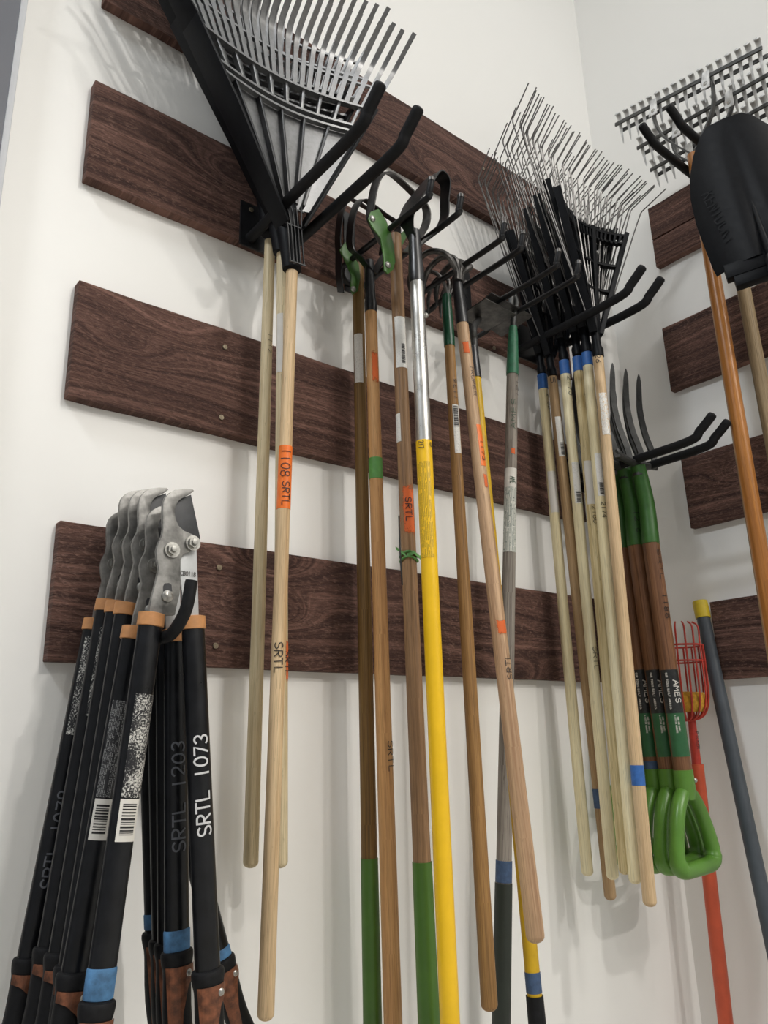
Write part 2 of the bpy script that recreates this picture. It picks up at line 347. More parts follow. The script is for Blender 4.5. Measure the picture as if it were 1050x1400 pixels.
# ------------------------------------------------------------------ stroke lettering
def arc(cx, cy, rx, ry, a0, a1, n=8): return [(cx+rx*math.cos(math.radians(a0+(a1-a0)*i/n)), cy+ry*math.sin(math.radians(a0+(a1-a0)*i/n))) for i in range(n+1)]
O_ = [arc(2, 3, 1.8, 3, 90, 450, 16)]
FONT = {
 'S': [arc(2, 4.45, 1.7, 1.55, 30, 270, 8)+arc(2, 1.5, 1.8, 1.45, 90, -150, 8)[1:]],
 'R': [[(.3, 0), (.3, 6)], [(.3, 6), (2, 6)]+arc(2, 4.5, 1.7, 1.5, 90, -90, 8)+[(.3, 3)], [(1.6, 3), (3.8, 0)]],
 'T': [[(0, 6), (4, 6)], [(2, 6), (2, 0)]], 'L': [[(.5, 6), (.5, 0), (3.6, 0)]], 'I': [[(2, 0), (2, 6)]],
 'A': [[(0, 0), (2, 6), (4, 0)], [(.8, 2.2), (3.2, 2.2)]], 'M': [[(0, 0), (.3, 6), (2, 2), (3.7, 6), (4, 0)]],
 'E': [[(3.6, 6), (.4, 6), (.4, 0), (3.6, 0)], [(.4, 3.1), (3, 3.1)]], 'U': [[(.3, 6), (.3, 1.6)]+arc(2, 1.6, 1.7, 1.6, 180, 360, 8)+[(3.7, 6)]],
 'O': O_, 'Q': O_, '0': O_, 'C': [arc(2.1, 3, 1.8, 3, 50, 310, 12)], 'G': [arc(2.1, 3, 1.8, 3, 50, 340, 12)+[(3.9, 2.6), (2.5, 2.6)]],
 'B': [[(.3, 0), (.3, 6)], [(.3, 6), (2, 6)]+arc(2, 4.6, 1.4, 1.4, 90, -90, 6)+[(.3, 3.2)], [(2, 3.2)]+arc(2, 1.6, 1.7, 1.6, 90, -90, 6)+[(.3, 0)]],
 'P': [[(.3, 0), (.3, 6)], [(.3, 6), (2, 6)]+arc(2, 4.5, 1.7, 1.5, 90, -90, 8)+[(.3, 3)]], 'N': [[(.3, 0), (.3, 6), (3.7, 0), (3.7, 6)]],
 'K': [[(.4, 0), (.4, 6)], [(3.6, 6), (.4, 2.6)], [(1.6, 3.7), (3.7, 0)]], 'Y': [[(.2, 6), (2, 3), (3.8, 6)], [(2, 3), (2, 0)]],
 'D': [[(.3, 0), (.3, 6), (1.6, 6)]+arc(1.6, 3, 2.1, 3, 90, -90, 8)+[(.3, 0)]], 'F': [[(.4, 0), (.4, 6), (3.6, 6)], [(.4, 3.1), (3, 3.1)]],
 'H': [[(.4, 0), (.4, 6)], [(3.6, 0), (3.6, 6)], [(.4, 3), (3.6, 3)]], 'V': [[(.2, 6), (2, 0), (3.8, 6)]],
 '1': [[(2, 0), (2, 6)]], '2': [arc(2, 4.4, 1.7, 1.6, 160, -30, 8)+[(.3, 0), (3.8, 0)]], '3': [arc(1.9, 4.5, 1.6, 1.5, 150, -90, 8)+arc(1.9, 1.5, 1.8, 1.5, 90, -150, 8)[1:]],
 '4': [[(3, 0), (3, 6)], [(3, 6), (.2, 2), (4, 2)]], '5': [[(3.5, 6), (.7, 6), (.6, 3.4)]+arc(1.9, 1.9, 1.8, 1.9, 120, -150, 8)],
 '6': [[(3, 6), (.9, 3.2)]+arc(2, 1.7, 1.7, 1.7, 140, -220, 12)], '7': [[(.3, 6), (3.7, 6), (1.4, 0)]],
 '8': [arc(2, 4.5, 1.5, 1.5, -90, 270, 12), arc(2, 1.5, 1.8, 1.5, 90, 450, 12)], '9': [arc(2, 4.4, 1.6, 1.6, 0, 360, 12)+[(3.4, 3.5), (2.6, 0)]], '.': [[(1.8, 0), (2.2, .4)]], ' ': []}
def lettering(txt, length, height, stroke, mapper, jitter=.25, lift=.0004):
    """strokes laid on a surface: mapper(s, t, lift) -> point; s runs along the line of writing"""
    mb = MB(); n = len(txt); adv = length/n; rr = random.Random(txt+str(length))
    for i, ch in enumerate(txt):
        ox, oy = rr.uniform(-.3, .3)*jitter, rr.uniform(-.8, .8)*jitter; sh = rr.uniform(-.1, .1)*jitter*2
        for st in FONT.get(ch, []):
            P = [Vector((i*adv+(x+.4+ox+sh*y)/4.9*adv, (y+oy)/6*height)) for x, y in st]
            Q = [P[0]]
            for a, b in zip(P, P[1:]):
                k = max(1, int((b-a).length/(height*.3)))
                for j in range(1, k+1): Q.append(a+(b-a)*(j/k))
            vs = []
            for j, q in enumerate(Q):
                t = (Q[min(j+1, len(Q)-1)]-Q[max(j-1, 0)])
                t = t.normalized() if t.length > 1e-9 else Vector((1, 0)); nn = Vector((-t.y, t.x))*stroke/2
                e = t*stroke*.4*(1 if j == len(Q)-1 else -1 if j == 0 else 0)
                vs += [mapper(q.x+nn.x+e.x, q.y+nn.y+e.y, lift), mapper(q.x-nn.x+e.x, q.y-nn.y+e.y, lift)]
            mb.add(vs, [[2*j, 2*j+1, 2*j+3, 2*j+2] for j in range(len(Q)-1)])
    return mb

# ------------------------------------------------------------------ the setting
def structure(mb, name, mat, **kw): o = mb.build(name, mat, **kw); o['kind'] = 'structure'; return o
structure(MB().box((-1.5, .1, 2.9), (7.42+.4, .2, 6.0)), 'wall_back', M['wall'])
structure(MB().box((XC+.1, -3.9, 2.9), (.2, 7.8, 6.0)), 'wall_right', M['wall'])
structure(MB().box((-1.4, -3.9, -.05), (7.6, 8.2, .1)), 'floor', M['floor'])
structure(MB().box((-1.4, -3.9, 5.85), (7.6, 8.2, .1)), 'ceiling', M['ceiling'])
dr = structure(MB().box((-.302, -.014, 2.0), (1.0, .028, 4.0)), 'door_1', M['door_dark'], bevel=.003)
xt = at(34, 0, .03).x; dr.location.x = xt-.004-.198
o = MB().box((xt, -.015, 2.0), (.012, .030, 4.0)).build('door_frame', M['door_trim'], dr, bevel=.002, M=Matrix.Translation((-dr.location.x, 0, 0)))

# rough-sawn boards on both walls, each with its screws
def screw_mesh():
    mb = MB(); mb.lathe([(.0001, .004), (.0052, .004), (.0058, .0025), (.0045, 0)], 12)
    mb.box((0, 0, .0042), (.0062, .0012, .0008)).box((0, 0, .0042), (.0012, .0062, .0008)); return mb.mesh('screw')
SCREW = screw_mesh(); SCREW.materials.append(M['screw'])
def board_mesh(L, h, th, seed):
    rr = random.Random(seed); mb = MB(); n = 26; vs, fs = [], []
    for i in range(n+1):
        x = L*i/n; a, b = rr.uniform(-.0012, .0012), rr.uniform(-.0012, .0012); yv = rr.uniform(-.0006, .0006)
        vs += [(x, 0, a), (x, -th+yv, a), (x, -th+yv, h+b), (x, 0, h+b)]
    for i in range(n):
        for k in range(4): fs.append([i*4+k, (i+1)*4+k, (i+1)*4+(k+1) % 4, i*4+(k+1) % 4])
    fs += [[0, 1, 2, 3][::1], [n*4+3, n*4+2, n*4+1, n*4]]
    mb.add(vs, fs); return mb.mesh('board', bevel=.0025)
def board(label, origin, L, h, rot, screws, seed, split=None):
    th = .025; Mx = Matrix.Translation(origin) @ Matrix.Rotation(rot, 4, 'Z')
    if split:
        r = thing('wall_board', label, 'board', Mx, 'stained boards on the walls')
        inst(board_mesh(L, split-.002, th, seed), 'plank', M['board'], r)
        inst(board_mesh(L, h-split-.002, th, seed+50), 'plank', M['board'], r, Matrix.Translation((0, 0, split+.002)))
    else:
        r = inst(board_mesh(L, h, th, seed), 'wall_board', M['board'], None, Mx); tag(r, label, 'board', 'stained boards on the walls')
    for px, py in screws:
        p = at(px, py, th) if rot == 0 else onB(px, py, th)
        q = Mx.inverted() @ p
        inst(SCREW, 'screw', M['screw'], r, Matrix.Translation((q.x, -th+.0005, q.z)) @ Matrix.Rotation(pi/2, 4, 'X') @ Matrix.Rotation(R_.uniform(0, 3), 4, 'Z'))
ZB = [1.637, 2.108, 2.578, 3.032]
board('lowest stained board on the left wall, behind the loppers', (at(64, 903, .025).x, 0, ZB[0]), 1.52, .238, 0, [(299, 776), (294, 883)], 1)
board('second stained board from the bottom on the left wall, knot near a pale handle', (at(92, 547, .025).x, 0, ZB[1]), 1.52, .238, 0, [(307, 475), (302, 571)], 2)
board('stained board on the left wall that carries the black leaf rake hook', (at(116, 252, .025).x, 0, ZB[2]), 1.53, .238, 0, [(336, 312), (469, 340), (700, 474), (675, 476)], 3)
board('topmost stained board on the left wall, behind the spring rake tips', (at(142, 13, .025).x, 0, ZB[3]), 1.52, .236, 0, [(660, 231), (290, 22)], 4)
for i, (lab, px, py, z, hh, sp) in enumerate((
        ('lowest stained board on the right wall, behind the yellow-capped pole', 985, 928.5, 1.637, .226, None),
        ('second stained board from the bottom on the right wall, right of the fork hooks', 944, 722, 2.096, .226, None),
        ('stained board on the right wall just under the black scoop', 917, 535, 2.558, .228, None),
        ('topmost stained board on the right wall, split lengthwise, beside the black scoop', 897, 366, 3.016, .234, .105))):
    board(lab, (XC, onB(px, py, .025).y, z), 1.4, hh, -pi/2, [], 11+i, sp)

# ------------------------------------------------------------------ hooks
def frame_wall(x, z): return Matrix.Translation((x, -.025, z))
def rubber_hook(label, x0, x1, z, reach, Mx=None, rise=.05, run=.075, rad=.0118):
    r = thing('double_hook', label, 'hook', Mx or Matrix.Translation(((x0+x1)/2, -.025, z)))
    hw = (x1-x0)/2
    mb = MB().box((0, -.003, .035), (hw*2+.05, .006, .115)); mb.build('back_plate', M['black_metal'], r, bevel=.002)
    for s in (-1, 1):
        p = smooth_path([(s*hw, -.004, 0), (s*hw, -reach*.5, 0), (s*hw, -reach, .002), (s*hw, -reach-run*.5, rise*.42), (s*hw, -reach-run, rise)], 6)
        t = (p[-1]-p[-2]).normalized(); e = p[-1]
        p += [e+t*.004, e+t*.006]; rd = [rad]*(len(p)-2)+[rad*.8, rad*.3]
        MB().tube(p, rd, 16).build('prong', M['rubber'], r)
        inst(SCREW, 'screw', M['screw'], r, Matrix.Translation((s*hw, -.006, .075)) @ Matrix.Rotation(pi/2, 4, 'X'))
    return r
def wire_hook(label, x0, x1, z, reach, rad=.0072):
    r = thing('wire_hook', label, 'hook', Matrix.Translation(((x0+x1)/2, -.025, z)), 'thin double hooks on the left wall'); hw = (x1-x0)/2
    mb = MB().box((0, -.002, .075), (.034, .004, .23)); mb.build('back_plate', M['black_metal'], r, bevel=.0015)
    for q in (.15, .105, .06):
        MB().tube([(0, -.0035, q), (0, -.0052, q)], [.0075, .007], 12).build('slot', M['bolt'] if q > .14 else M['rubber'], r)
    for s in (-1, 1):
        p = smooth_path([(0, -.006, -.02), (s*hw*.6, -.012, -.018), (s*hw, -.03, -.006), (s*hw, -.07, 0), (s*hw, -reach, 0), (s*hw, -reach-.022, .010), (s*hw, -reach-.032, .036)], 6)
        MB().tube(p, rad, 12).build('prong', M['black_metal'], r)
        MB().tube([p[-1]+Vector((0, 0, -.002)), p[-1]+Vector((0, 0, .006)), p[-1]+Vector((0, 0, .011))], [rad*1.12, rad*1.12, rad*.4], 12).build('tip', M['worn_steel'], r)
    return r
ZH = 2.60
def xat(px, py, z): return atz(px, py, z)
def hook_from(a, b, z):
    pa, pb = xat(*a, z), xat(*b, z); return pa.x, pb.x, -(pa.y+pb.y)/2-.025
x0, x1, rc = hook_from((488, 180), (537, 212), 2.59); rubber_hook('fat rubber double hook holding the black plastic leaf rakes', x0, x1, 2.59, rc)
x0, x1, rc = hook_from((580, 275), (614, 302), ZH); wire_hook('thin black double hook behind the silver-ferruled yellow hoe, leftmost of the thin ones', x0, x1, ZH, rc)
x0, x1, rc = hook_from((676, 334), (703, 347), ZH); wire_hook('thin black double hook crossing over the cultivator tines, middle of the thin ones', x0, x1, ZH, rc)
x0, x1, rc = hook_from((752, 370), (778, 386), ZH); wire_hook('thin black double hook carrying the flat hoe blades', x0, x1, ZH, rc)
x0, x1, rc = hook_from((845, 408), (875, 420), ZH); rubber_hook('fat rubber double hook holding the wire-tined spring rakes', x0, x1, ZH, rc)
ZG = 2.222
x0, x1, rc = hook_from((940, 605), (962, 613), ZG); rubber_hook('fat rubber double hook holding the green-handled digging forks', x0, x1, ZG, rc)
pa, pb = atz(900, 202, 3.10), atz(938, 178, 3.10)
rubber_hook('fat rubber double hook on the right wall under the steel rakes', -abs(pa.y-pb.y)/2, abs(pa.y-pb.y)/2, 3.10, XC-.025-(pa.x+pb.x)/2,
            Matrix.Translation((XC-.025, (pa.y+pb.y)/2, 3.10)) @ Matrix.Rotation(-pi/2, 4, 'Z'), rise=.035)

# ------------------------------------------------------------------ long-handled tools
class Tool:
    def __init__(s, name, label, cat, T, B, rb, rt, group=None):
        T, B = Vector(T), Vector(B); s.L = (T-B).length; z = (T-B).normalized(); y = Vector((0, 1, 0)); y = (y-z*y.dot(z)).normalized(); x = y.cross(z)
        s.M = Matrix(((x.x, y.x, z.x, B.x), (x.y, y.y, z.y, B.y), (x.z, y.z, z.z, B.z), (0, 0, 0, 1))); s.I = s.M.inverted()
        s.rb, s.rt = rb, rt; s.root = thing(name, label, cat, s.M, group)
    def r(s, z): return s.rb+(s.rt-s.rb)*min(1, max(0, z/s.L))
    def z(s, py):
        a, b = -.6, s.L+.4
        for _ in range(40):
            m = (a+b)/2
            if proj(s.M @ Vector((0, 0, m)))[1] > py: a = m
            else: b = m
        return a
    def view(s, z): d = s.I @ EYE; return math.atan2(d.x, -d.y)
    def loc(s, p): return s.I @ Vector(p)
    def handle(s, mat, name='handle', z0=0, z1=None, end=True, n=20, sq=(1, 1)):
        z1 = s.L if z1 is None else z1; pts, rd = [], []
        if end and z0 == 0:
            r = s.rb
            for k in range(5): a = pi/2*k/5; pts.append((0, 0, r*.75*(1-math.cos(a)))); rd.append(max(r*math.sin(a), .0005))
            st = r*.75
        else: st = z0
        for k in range(9): zz = st+(z1-st)*k/8; pts.append((0, 0, zz)); rd.append(s.r(zz))
        return MB().tube(pts, rd, n, sq=sq).build(name, mat, s.root)
    def band(s, name, py0, py1, mat, dr=.0007, label=None):
        z0, z1 = s.z(py1), s.z(py0)
        o = MB().tube([(0, 0, z0), (0, 0, z0+.0006), (0, 0, z1-.0006), (0, 0, z1)], [s.r(z0)-.0003, s.r(z0)+dr, s.r(z1)+dr, s.r(z1)-.0003], 20).build(name, mat, s.root)
        if label: o['label'] = label
        return o
    def sleeve(s, name, z0, z1, mat, r0, r1, extra=None, label=None):
        prof = [(r0, z0)]+(extra or [])+[(r1, z1)]
        o = MB().lathe(prof, 20).build(name, mat, s.root)
        if label: o['label'] = label
        return o
    def patch(s, name, py0, py1, mat, a0, a1, label=None, dr=.0006):     # angles in degrees from the side turned to the camera
        z0, z1 = s.z(py1), s.z(py0); v = s.view(0)
        o = MB().shell(s.r, z0, z1, v+math.radians(a0), v+math.radians(a1), th=dr).build(name, mat, s.root)
        if label: o['label'] = label
        return o
    def text(s, txt, py0, py1, hgt, mat=None, ang=0, up=False, stroke=None, dr=.0010, name='lettering', jitter=.25):
        z0, z1 = s.z(py1), s.z(py0); v = s.view(0)+math.radians(ang)
        def mp(a, t, l):
            if up: z = z0+a; al = v-(t-hgt/2)/s.r(z0)
            else: z = z1-a; al = v+(t-hgt/2)/s.r(z0)
            r = s.r(z)+dr+l; return (math.sin(al)*r, -math.cos(al)*r, z)
        return lettering(txt, z1-z0, hgt, stroke or hgt*.13, mp, jitter).build(name, mat or M['ink'], s.root)
    def barcode(s, py0, py1, a0, a1, dr=.0012, across=False):
        z0, z1 = s.z(py1), s.z(py0); v = s.view(0); mb = MB(); rr = random.Random(py0); z = z0
        while z < z1:
            h = rr.choice((.0009, .0016, .0024)); mb.shell(s.r, z, min(z+h, z1), v+math.radians(a0), v+math.radians(a1), 5, 1, dr); z += h+rr.choice((.001, .0018))
        o = mb.build('barcode', M['ink'], s.root); return o

# --- black plastic leaf rakes -------------------------------------------------
AP = .06          # fan apex above the socket bottom
def radial(a, th, c, g, ap):      # turns an upright rib or tine into its place on the dished fan
    q = a/th; S = Matrix.Identity(4); S[2][2] = 1+g*q*q
    return Matrix.Translation((0, 0, ap)) @ Matrix.Rotation(a, 4, 'Y') @ Matrix.Rotation(math.atan(c*q*q), 4, 'X') @ Matrix.Rotation(math.atan(-2*c*q/th), 4, 'Z') @ S @ Matrix.Translation((0, 0, -ap))
def fan_pt(r, a, y0, th, c, g, ap): q = a/th; rr = r*(1+g*q*q); return Vector((rr*math.sin(a), y0-c*rr*q*q, ap+rr*math.cos(a)))
LTH, LC, LG = math.radians(28), .065, .15
def leaf_head_meshes():
    d = {}; th = LTH
    P = lambda r, a, y=0: fan_pt(r, a, y, th, LC, LG, AP)
    mb = MB()         # socket, then the dished back plate of the fan
    mb.lathe([(.015, 0), (.021, 0), (.023, .05), (.027, .12), (.02, .17)], 16, sq=(1, .8))
    d['socket'] = mb.mesh('socket'); mb = MB(); n = 14; vs = []
    for y0 in (-.004, .0):
        for r in (.10, .365): vs += [P(r, -th+2*th*i/n, y0) for i in range(n+1)]
    m = n+1; fs = []
    for i in range(n): fs += [[i, i+1, m+i+1, m+i], [2*m+i+1, 2*m+i, 3*m+i, 3*m+i+1], [m+i, m+i+1, 3*m+i+1, 3*m+i], [i+1, i, 2*m+i, 2*m+i+1]]
    mb.add(vs, fs)
    d['head'] = mb.mesh('head')
    mb = MB()         # raised ribs on the socket
    for k in range(5):
        x = (k-2)*.0085; mb.strip([(x, -.0205, .004), (x, -.0225, .09), (x*1.25, -.021, .13), (x*1.9, -.012, .175)], .0022, .003, (1, 0, 0))
    for zz, hw in ((.004, .020), (.098, .023), (.15, .032)): mb.box((0, -.0215+(.006 if zz > .14 else 0), zz), (hw*2, .003, .003))
    d['socket_rib'] = mb.mesh('socket_rib')
    d['rib'] = MB().box((0, -.011, AP+.235), (.006, .014, .26)).mesh('rib', bevel=.0006)
    mb = MB(); mb.prism([(-.030, AP+.045), (.014, AP+.045), (.012, AP+.49), (-.050, AP+.49), (-.048, AP+.30)], -.003, .003)
    d['side_wall'] = mb.mesh('side_wall', bevel=.001)
    mb = MB(); mb.prism([(-.050, AP+.49), (.010, AP+.49), (.008, AP+.66), (-.034, AP+.66)], -.002, .002); d['outer_rail'] = mb.mesh('outer_rail', bevel=.0008)
    for nm, rr, y0, dp in (('cross_bar', .362, -.014, .012), ('cross_bar_2', .382, -.014, .012), ('comb_bar', .452, -.012, .014), ('tie_bar', .535, -.010, .007)):
        d[nm] = MB().strip([P(rr, -th+2*th*i/18, y0) for i in range(19)], dp, .006, (0, 1, 0)).mesh(nm)
    d['spacer'] = MB().box((0, -.008, AP+.418), (.007, .012, .066)).mesh('spacer', bevel=.0006)
    z0 = AP+.45       # tine, upright, its tip curling to the room
    pts = smooth_path([(0, -.010, z0), (0, -.012, z0+.07), (0, -.013, z0+.125), (0, -.018, z0+.152), (0, -.036, z0+.178), (0, -.062, z0+.200), (0, -.086, z0+.222)], 4)
    d['tine'] = MB().strip(pts, [.0114 for i in range(len(pts))], .0045, (1, 0, 0)).mesh('tine')
    return d
LH = leaf_head_meshes()
def leaf_rake(label, T, B, rb, rt, mat, sock_py, tilt=0, roll=0):
    t = Tool('leaf_rake', label, 'rake', T, B, rb, rt, 'black plastic leaf rakes')
    t.handle(mat); zs = t.z(sock_py)
    Mh = Matrix.Translation((0, 0, zs)) @ Matrix.Rotation(tilt, 4, 'X') @ Matrix.Rotation(roll, 4, 'Y') @ Matrix.Diagonal((1, 1, .95, 1))
    h = inst(LH['head'], 'head', M['fan_plastic'], t.root, Mh)
    rot = lambda a: radial(a, LTH, LC, LG, AP); th = LTH
    inst(LH['socket'], 'socket', M['matte_plastic'], h); inst(LH['socket_rib'], 'socket_rib', M['black_plastic'], h)
    for k in range(1, 6): inst(LH['rib'], 'rib', M['black_plastic'], h, rot(-th+2*th*k/6))
    for s in (-1, 1):
        for nm in ('side_wall', 'outer_rail'):
            if nm == 'outer_rail' and s > 0: continue
            inst(LH[nm], nm, M['matte_plastic'], h, Matrix.Translation((0, 0, AP)) @ Matrix.Rotation(s*th*1.01, 4, 'Y') @ Matrix.Rotation(math.atan(LC), 4, 'X') @ Matrix.Rotation(pi/2, 4, 'Z') @ Matrix.Translation((0, 0, -AP)))
    for nm in ('cross_bar', 'cross_bar_2', 'comb_bar', 'tie_bar'): inst(LH[nm], nm.replace('_2', ''), M['fan_plastic'], h)
    for k in range(10): inst(LH['spacer'], 'spacer', M['fan_plastic'], h, rot(-th+2*th*(k+.5)/10))
    for k in range(26): inst(LH['tine'], 'tine', M['fan_plastic'], h, rot(-th+2*th*k/25))
    return t
OFF = (.072, .12, .168)
h1 = leaf_rake('black leaf rake nearest the wall, its pale handle marked 1112', at(369, 330, OFF[0]), at(342.5, 1187, OFF[0]-.02), .0138, .0118, W['pale'], 322, -.03, -.10)
h1.text('1112', 458, 486, .009, ang=34, stroke=.0009)
h2 = leaf_rake('middle of the three black leaf rakes, its pale handle mostly hidden behind another', at(386, 335, OFF[1]), at(383, 1187, OFF[1]), .0134, .0118, W['pale'], 347, -.055, -.09)
h2.patch('label', 432, 512, M['label_blank'], -60, 10, 'white paper label')
h2.text('SRTL', 890, 925, .014, M['ink'], ang=62)
h2.patch('paint_mark', 872, 935, M['paint_orange'], 45, 85, 'orange paint smear')
h3 = leaf_rake('black leaf rake with orange tape reading 1108 SRTL on its pale handle', at(399, 372, OFF[2]), at(363, 1396, OFF[2]-.035), .0138, .0122, W['tan'], 369, -.065, -.085)
h3.band('tape', 611, 697, M['tape_orange'], label='orange tape')
h3.text('1108', 615, 655, .017, ang=6, stroke=.0016, dr=.0015); h3.text('SRTL', 660, 694, .013, ang=16, stroke=.0016, dr=.0015)
h3.text('SRTL', 878, 922, .014, ang=2, stroke=.0017)

# --- hoes and cultivators in the middle ---------------------------------------
def bolt(parent, p, r=.008, mat=None, axis='Y', name='bolt'):
    mb = MB().lathe([(.0001, .006), (r*.6, .0055), (r, .003), (r, 0)], 10)
    return mb.build(name, mat or M['bolt'], parent, M=Matrix.Translation(p) @ Matrix.Rotation(pi/2, 4, 'X'))
def px_poly(t, pts, off): return [t.loc(at(px, py, off)) for px, py in pts]
def stirrup(t, pts, off, width, mat, name='stirrup_blade', wd=(0, .86, .5)):
    if hasattr(width, '__len__'): width = [width[i//4]+(width[min(i//4+1, len(width)-1)]-width[i//4])*(i % 4)/4 for i in range(4*(len(pts)-1)+1)]
    mb = MB().strip(smooth_path(px_poly(t, pts, off), 4), width, .0032, wd); return mb.build(name, mat, t.root)
def bracket(t, pts, off, mat, bolts=()):
    q = px_poly(t, pts, off); y = sum(p.y for p in q)/len(q)
    o = MB().prism([(p.x, p.z) for p in q], y-.002, y+.002).build('bracket', mat, t.root, bevel=.001)
    for b in bolts: p = t.loc(at(*b, off)); bolt(o, (p.x, y-.002, p.z), .0075)
    return o
HG = 'long handled hoes hanging along the left wall'
m1 = Tool('stirrup_hoe', 'stirrup hoe on a dark olive-brown handle, green bracket, beside a honey handle', 'hoe', at(489, 362, .075), at(511, 1480, .075), .0165, .0135, HG)
m1.handle(W['olive']); m1.patch('label', 460, 526, M['label'], -55, 32, 'white printed label')
m1.sleeve('grip', 0, m1.z(1173), M['grip_green'], .0180, .0170, label='green sleeve on the lower handle')
stirrup(m1, [(466, 400), (463, 372), (463, 345), (462, 325), (465, 298), (470, 280), (478, 272), (500, 284), (519, 296), (526, 312), (522, 350)], .075, .026, M['black_metal'])
bracket(m1, [(470, 333), (476, 329), (481, 350), (490, 361), (492, 380), (489, 398), (482, 403), (479, 396), (480, 377), (472, 357), (464, 342)], .094, M['green'], [(482, 396)])
m2 = Tool('stirrup_hoe', 'stirrup hoe with a black ferrule and green tape round its honey handle', 'hoe', at(506.5, 412, .125), at(540, 1480, .125), .0172, .0138, HG)
m2.handle(W['honey'])
m2.sleeve('ferrule', m2.L-.03, m2.z(357), M['black_plastic'], .0145, .0105, [(.0148, m2.L-.005), (.0125, m2.L+.01)], 'black ferrule')
stirrup(m2, [(507, 372), (492, 352), (481, 342), (478, 328), (481, 300), (487, 281), (496, 273), (505, 278), (525, 293), (542, 306), (541, 328), (524, 352), (511, 374)], .125, .028, M['black_metal'])
m2.band('tape', 627, 656, M['tape_green'], label='green tape'); m2.patch('paint_mark', 481, 527, M['paint_orange'], -8, 62, 'faded orange paint')
m2.text('SRTL', 1012, 1056, .013, ang=48, stroke=.0016)
m3 = Tool('stirrup_hoe', 'stirrup hoe with a bright green bracket and orange SRTL mark on brown handle', 'hoe', at(540, 322, .21), at(590, 1480, .21), .0172, .0142, HG)
m3.handle(W['brown']); m3.patch('label', 437, 506, M['label'], -38, 68, 'white barcode label'); m3.barcode(474, 500, 15, 45)
m3.patch('label', 568, 606, M['label'], -80, -22, 'small white label'); m3.patch('paint_mark', 662, 736, M['paint_orange'], -62, 70, 'orange spray paint')
m3.text('SRTL', 682, 716, .012, ang=14, stroke=.0016, dr=.0014)
m3.sleeve('grip', 0, m3.z(1178), M['grip_green'], .0200, .0182, label='green sleeve on the lower handle')
z = m3.z(762); mb = MB()
for k in range(2): mb.tube([(math.cos(a)*(m3.r(z)+.002), math.sin(a)*(m3.r(z)+.002), z+(k-.5)*.010+.004*math.sin(2*a)) for a in [i*2*pi/20 for i in range(21)]], .0028, 6, cap=False)
v = m3.view(0); ex = lambda a, l, dz: (math.sin(v+a)*(m3.r(z)+l), -math.cos(v+a)*(m3.r(z)+l), z+dz)
mb.strip([ex(-.2, .003, 0), ex(.5, .006, .006), ex(1.1, .010, -.004), ex(1.3, .014, .002)], .008, .0008, (0, .2, 1)); mb.strip([ex(-.3, .003, 0), ex(-.9, .008, .012), ex(-1.2, .012, .018)], .007, .0008, (0, .2, 1))
mb.build('ribbon', M['tape_green'], m3.root)['label'] = 'torn green ribbon knotted round the handle'
mb = MB().tube(px_poly(m3, [(545.5, 705), (547, 755), (550, 800)], .235), .0016, 6); mb.build('cord', M['ink'], m3.root)
stirrup(m3, [(534, 352), (512, 312), (506, 296), (509, 270), (514, 250), (521, 239), (530, 236), (545, 246), (572, 272), (583, 287), (580, 312), (556, 345)], .21, .030, M['worn_steel'])
bracket(m3, [(503, 300), (506, 290), (517, 286), (525, 298), (533, 316), (538, 338), (540, 358), (537, 369), (530, 375), (525, 370), (524, 350), (520, 326), (508, 310)], .235, M['green'], [(529, 363), (508, 300)])
bracket(m3, [(546, 322), (553, 314), (555, 325), (550, 335), (546, 340)], .19, M['green'])
m4 = Tool('stirrup_hoe', 'yellow-handled hoe with an aluminium upper tube and black looped blade', 'hoe', at(569.5, 384, .285), at(619, 1480, .285), .0168, .0162, HG)
m4.handle(M['yellow'], z1=m4.z(604)); zz = m4.z(604)
m4.sleeve('upper_tube', zz-.002, m4.L, M['alu'], .0160, .0156, label='bare aluminium tube')
bolt(m4.root, (.012, -.0105, m4.z(432)), .006)
m4.sleeve('ferrule', m4.L-.006, m4.z(316), M['black_plastic'], .0168, .0120, [(.0172, m4.L+.03), (.0150, m4.L+.05), (.0150, m4.L+.075)], 'black ferrule')
stirrup(m4, [(567, 335), (559, 312), (556, 296), (566, 274), (580, 255), (592, 240), (601, 240), (609, 251), (608, 275), (607, 298), (596, 316), (579, 330), (565, 345)], .285, [.02, .03, .055, .07, .066, .05, .04, .034, .030, .030, .03, .03, .022], M['black_metal'], wd=(0, 1, .15))
m4.text('217', 606, 617, .010, ang=-20, stroke=.0014); m4.patch('label', 634, 764, M['label_yellow'], -62, 38, 'printed yellow warning label')
m4.text('S', 606, 615, .009, ang=62, stroke=.0014)
def cultivator(t, top, n, spread, rad, reach, mat):
    o = t.loc(top)
    for k in range(n):
        u = (k/(n-1)-.5)*2*spread
        p = smooth_path([o+Vector(q) for q in ((u*.12, 0, -.012), (u*.2, -.004, .012), (u*.75, -.006, .042), (u*1.05, reach*.3, .068), (u*1.15, reach*.75, .062), (u*1.2, reach*1.0, .03), (u*1.22, reach*1.04, -.012))], 5)
        MB().tube(p, [rad]*(len(p)-5)+[rad*.9, rad*.8, rad*.65, rad*.45, rad*.2], 9).build('tine', mat, t.root)
m5 = Tool('garden_cultivator', 'cultivator with a dark green ferrule on an amber handle numbered 1136', 'cultivator', at(614, 464, .155), at(669.5, 1383, .165), .0165, .0128, HG)
m5.handle(W['amber']); m5.sleeve('ferrule', m5.L-.02, m5.z(404), M['dark_green'], .0138, .0115, [(.0140, m5.L)], 'dark green ferrule')
cultivator(m5, at(612, 405, .155), 3, .036, .005, .07, M['worn_steel'])
